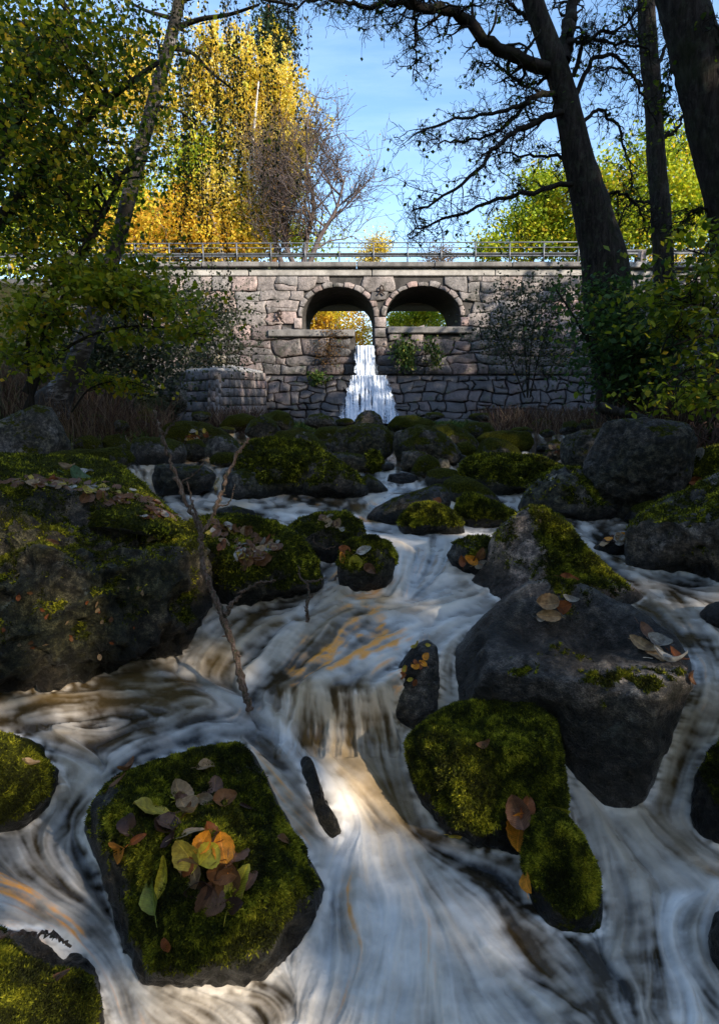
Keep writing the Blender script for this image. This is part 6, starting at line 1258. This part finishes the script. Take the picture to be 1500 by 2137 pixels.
for a in [(1077,1690,54,110,'purple','upright glossy plum leaf above the moss wedge on the right',.7,['cm','cl']),(1098,1690,50,80,'rust','rust brown leaf standing beside the plum one on the right',.5,['cm','cl']),(1082,1735,58,255,'orange','bright orange leaf hanging below the plum leaf on the right',.9,['cm','cl']),(1130,1695,72,20,'yg','yellow green leaf with a red stalk lying on the moss wedge',.4,['cm','cl']),
 (865,1518,34,200,'yel','small yellow leaf at the left foot of the tall moss boulder',.6,['cm']),
 (1100,1835,40,120,'orange','torn orange leaf plastered low on the moss wedge by the water',.7,['cl','cm']),(950,1738,26,60,'yel','tiny yellow leaf at the waterline below the tall moss boulder',.6,['cm']),(590,1755,30,200,'brown','small brown leaf alone on the right slope of the front boulder',.6,['leaf']),(430,1600,34,20,'tan','tan leaf at the upstream crest of the front boulder',.6,['leaf']),(350,1960,30,80,'rust','rust scrap of leaf low on the wet front face of the front boulder',.5,['leaf']),(1010,1560,26,30,'brown','single brown leaf on the face of the tall moss boulder',.6,['cm']),(60,1600,26,10,'tan','tan leaf on the moss cushion at the left edge',.6,['lm']),(120,2050,34,50,'brown','brown leaf on the bottom left moss stone',.6,['bl']),
 (1140,1262,40,180,'tan','curled orange brown leaf on the crest of the great grey boulder',.8,['big']),(1172,1268,36,20,'rust','second curled brown leaf touching it on the grey boulder crest',.7,['big']),(1145,1285,44,175,'tan','pale tan leaf below the curled pair on the grey boulder',.5,['big']),(1195,1255,30,-20,'pale','small silver leaf right of the curled pair',.4,['big']),(1128,1290,18,0,'pale','tiny white leaf below the curled pair',.8,['big']),
 (1350,1325,44,-50,'purple','grey violet leaf at the top of the leaf row on the grey boulder',.5,['big']),(1345,1352,50,-40,'tan','tan folded leaf second in the row on the grey boulder',.4,['big']),(1378,1345,40,-30,'pale','grey leaf beside the tan folded one on the grey boulder',.6,['big']),(1368,1365,50,-55,'tan','long brown leaf in the middle of the row on the grey boulder',.45,['big']),(1395,1385,50,-25,'pale','pale pointed leaf low in the row on the grey boulder',.4,['big']),(1412,1375,36,-60,'rust','red brown leaf curl right of the pale pointed leaf',.4,['big']),(1432,1412,26,-40,'brown','last small brown leaf at the right rim of the grey boulder',.6,['big']),
 (1185,1210,34,0,'rust','rust coloured leaf wedged where the grey boulder meets the pointed one',.4,['big','pyr']),
 (745,1172,34,200,'yg','round lime leaf on the small bright moss stone',.8,['s17']),(722,1148,30,160,'rust','orange red leaf at the left of the small bright moss stone',.6,['s17']),(762,1150,32,10,'pale','grey leaf on top of the small bright moss stone',.6,['s17']),(768,1182,30,-40,'purple','pinkish brown leaf right of the lime one on the small moss stone',.6,['s17']),(718,1165,26,120,'orange','orange leaf below the orange red one on the small moss stone',.6,['s17']),
 (985,1168,28,150,'orange','orange leaf on the half sunk grey stone',.6,['s18']),(1000,1160,34,60,'brown','brown leaf on the half sunk grey stone',.6,['s18']),(1005,1175,30,10,'pale','pale leaf at the foot of the half sunk grey stone',.6,['s18']),(965,1172,22,100,'rust','small rust leaf left on the half sunk grey stone',.6,['s18']),
 (1155,1000,24,10,'pale','pale leaf stuck on the dome shaped dark boulder',.5,['dm']),(915,1048,26,5,'rust','red brown leaf on the back of the yellow green moss hump',.6,['y1','lg']),
 (155,1002,46,-5,'green','large grey green leaf on the mossy ledge at left',.6,['L2']),(140,982,26,-20,'tan','small tan leaf above the large grey green leaf',.6,['L2']),(178,990,34,80,'pale','pale brown leaf standing behind the large grey green leaf',.8,['L2']),(105,1133,30,10,'purple','lone grey leaf on the bare shoulder of the left boulder',.6,['L1','L2']),(318,1130,32,0,'tan','single tan leaf on the right shoulder of the left boulder',.6,['L1','L2']),
 (1460,955,40,10,'pale','pale green leaf on the mossy stone at the right bank',.6,['rb']),(1455,1005,24,0,'rust','orange leaf on the top edge of the brown boulder at right',.6,['rt','rb'])]:
    put_leaf(a[0], a[1], a[2] * 1.1, a[3], a[4], a[5], None, a[7], lift=.006, asp=a[6], tilt=LG.uniform(-10, 20))
CW = dict(yg='yellow green', yel='yellow', olive='olive', orange='orange', brown='dark brown', dark='blackish', purple='plum brown', tan='tan', pale='pale grey', green='green', rust='rust red')
def litter(areas, n, group, label, keys, size=(16, 28), cols=('brown', 'purple', 'tan', 'pale', 'rust', 'brown', 'purple', 'olive')):
    for _ in range(n):
        x, y, rx, ry = areas[LG.integers(len(areas))]; t = LG.uniform(0, 6.28); r = LG.random() ** .6
        cc = cols[LG.integers(len(cols))]
        put_leaf(x + rx * r * math.cos(t), y + ry * r * math.sin(t), LG.uniform(*size), LG.uniform(0, 360), cc, CW[cc] + ' ' + label, group, keys, lift=.006, me=PROTO[LG.integers(14)], tilt=LG.uniform(-25, 35))
litter([(60,1010,70,10),(180,1015,70,12),(220,1035,70,18),(280,1050,60,14),(330,1075,40,14),(120,1010,60,9)], 120, 'leaf litter on the left ledge', 'dead leaf lying on the flat mossy ledge of the left bank', ['L1', 'L2'])
litter([(490,1130,45,28),(540,1145,40,25),(460,1105,30,16),(520,1160,40,18),(565,1140,25,12)], 75, 'leaf drift on the green boulder', 'dead leaf in the drift on the green boulder left of centre', ['s15'], (20, 32))
litter([(680,1090,35,10),(700,1100,25,8)], 9, 'leaves on the dark mossy boulder', 'dead leaf on the dark mossy boulder left of the chute', ['s16'], (18, 28), ('pale', 'tan', 'purple'))
litter([(410,905,28,8),(400,915,20,6)], 22, 'leaves behind the left cascade', 'dead leaf on the long mossy rock behind the left cascade', ['c5'], (10, 16))
litter([(1280,1130,34,8),(1290,1125,28,6)], 22, 'leaves on the rock in the right channel', 'wet leaf on the dark leaf covered rock of the right channel', ['h2'], (16, 24), ('brown', 'pale', 'tan', 'orange', 'dark'))
litter([(875,1370,20,40),(860,1400,20,30)], 14, 'orange leaves on the black wet rock', 'leaf washed onto the black wet rock by the water curtain', ['h1'], (12, 20), ('orange', 'orange', 'yel', 'rust'))
litter([(150,1330,150,50),(60,1250,60,60),(250,1260,100,40)], 26, 'specks of leaf on the dark left boulder', 'tiny leaf scrap stuck on the dark left boulder', ['L1'], (6, 13), ('rust', 'tan', 'brown'))
litter([(1160,935,12,8),(1155,945,12,6)], 8, 'leaves by the small cascade', 'leaf on the leafy stone by the small right cascade', ['f9'], (9, 13))
# ------------------------------------------------------------------ dead branches in the water
def branch(label, parts, cat='branch', name='dead_branch', mat='bark_deadwood', knob=1):
    """parts: (points [(px, py, slant distance)], w0, w1 in px)"""
    first = PD(*parts[0][0][0]); o = thing(name, label, cat, first); rgb = np.random.default_rng(len(label))
    for k, (pts, w0, w1) in enumerate(parts):
        s = smooth_path(np.array(pts, float), 10 * len(pts)); p = PD(s[:, 0], s[:, 1], s[:, 2]); n = len(p)
        p[2:-1] += rgb.normal(size=(n - 3, 3)) * .0028; r = np.linspace(w0, w1, n) * s[:, 2] / F / 2 * (1 + .22 * knob * rgb.normal(size=n).clip(-1.3, 1.3))
        m = MB(); m.tube(p, r, 9, rough=.25)
        for _ in range(n // 4 * (knob > 0)):
            i = int(rgb.integers(2, n - 1)); d = rgb.normal(size=3); d /= np.linalg.norm(d); m.tube(np.array([p[i], p[i] + d * r[i] * 2.2]), [r[i] * .5, r[i] * .25], 4)
        m.build('stem' if k == 0 else 'side_branch', mat, o, kind='stuff') if False else m.build('stem' if k == 0 else 'side_branch', mat, o)
    return o
branch('crooked lichen spotted dead branch rising from the rapids in front of the left boulders', [
 ([(522,1485,2.22),(505,1420,2.22),(478,1320,2.24),(450,1250,2.25),(425,1190,2.26),(420,1140,2.27),(415,1100,2.28),(385,1040,2.3),(355,960,2.33),(335,900,2.35),(322,858,2.36)], 14, 6),
 ([(425,1110,2.28),(405,1060,2.3),(390,1005,2.33)], 7, 3), ([(428,1105,2.28),(455,1050,2.3),(475,990,2.32),(505,935,2.34),(520,915,2.35)], 9, 5), ([(470,1285,2.24),(490,1255,2.22),(530,1220,2.2),(575,1212,2.2)], 10, 3),
 ([(340,915,2.35),(355,890,2.36),(375,870,2.36)], 5, 2), ([(450,1060,2.3),(480,1045,2.3),(490,1010,2.3)], 4, 2), ([(375,1010,2.32),(410,985,2.3),(435,950,2.3)], 3.5, 1.5)])
branch('small dark forked twig standing in the foam left of the white chute', [([(642,1302,2.55),(640,1270,2.55),(645,1240,2.56),(640,1215,2.57)], 7, 5), ([(640,1218,2.57),(628,1205,2.6),(622,1180,2.62)], 4, 2), ([(640,1215,2.57),(660,1212,2.6),(678,1205,2.62)], 4, 2), ([(648,1248,2.56),(655,1240,2.56)], 2.5, 1.5)], name='twig', cat='twig')
branch('pale thin twig lying between the dark mossy boulder and the small moss stone', [([(655,1225,2.9),(690,1215,2.9),(705,1200,2.9),(720,1180,2.9),(728,1150,2.9)], 4, 2), ([(700,1140,3.1),(680,1145,3.1),(655,1130,3.12),(658,1110,3.13)], 2.5, 1.5)], name='twig', cat='twig')
#branch('wet black log poking through the smooth chute beside the front boulder', [([(636,1585,2.02),(643,1625,2.0),(660,1680,1.96),(688,1722,1.93),(714,1755,1.93)], 20, 26)], name='log', cat='log', mat='bark_alder', knob=0)
branch('thin knobbly twig resting on the bottom left moss stone', [([(0,1948,1.62),(40,1950,1.6),(90,1948,1.58),(120,1955,1.57),(148,1975,1.56)], 6, 4)], name='twig', cat='twig')
branch('fallen grey log on the right bank above the huge dark block', [([(1250,850,7.4),(1300,862,7.2),(1360,875,7.0)], 17, 12)], name='log', cat='log', mat='bark_alder')
branch('bent dry stem arching over a small mossy stone in mid stream', [([(865,985,6.0),(880,958,6.0),(888,935,6.0)], 2.5, 2), ([(888,935,6.0),(900,940,6.0),(910,955,6.0)], 2, 1.5)], name='stem', cat='stem', mat='dry_stalk')
# roots on the right bank
m = MB(); rgx = np.random.default_rng(5)
o = thing('root_tangle', 'tangle of dry rust coloured roots and grass on the right bank', 'roots', P(1460, 940, 4.9))
for i in range(90):
    x = 1440 + rgx.random() * 110; y = 880 + rgx.random() * 30; m.tube(smooth_path([P(x, y, 5.0), P(x + rgx.normal() * 14, y + 25, 4.85), P(x + rgx.normal() * 26, y + 50 + rgx.random() * 22, 4.7)], 7), .006, 3)
m.build('root', 'dry_stalk', o, kind='stuff')
# rusty weeds growing in clumps against the grey boulder handled by stalks above
for (a, b_, c_) in (('fern_moss', 0, 0),): pass
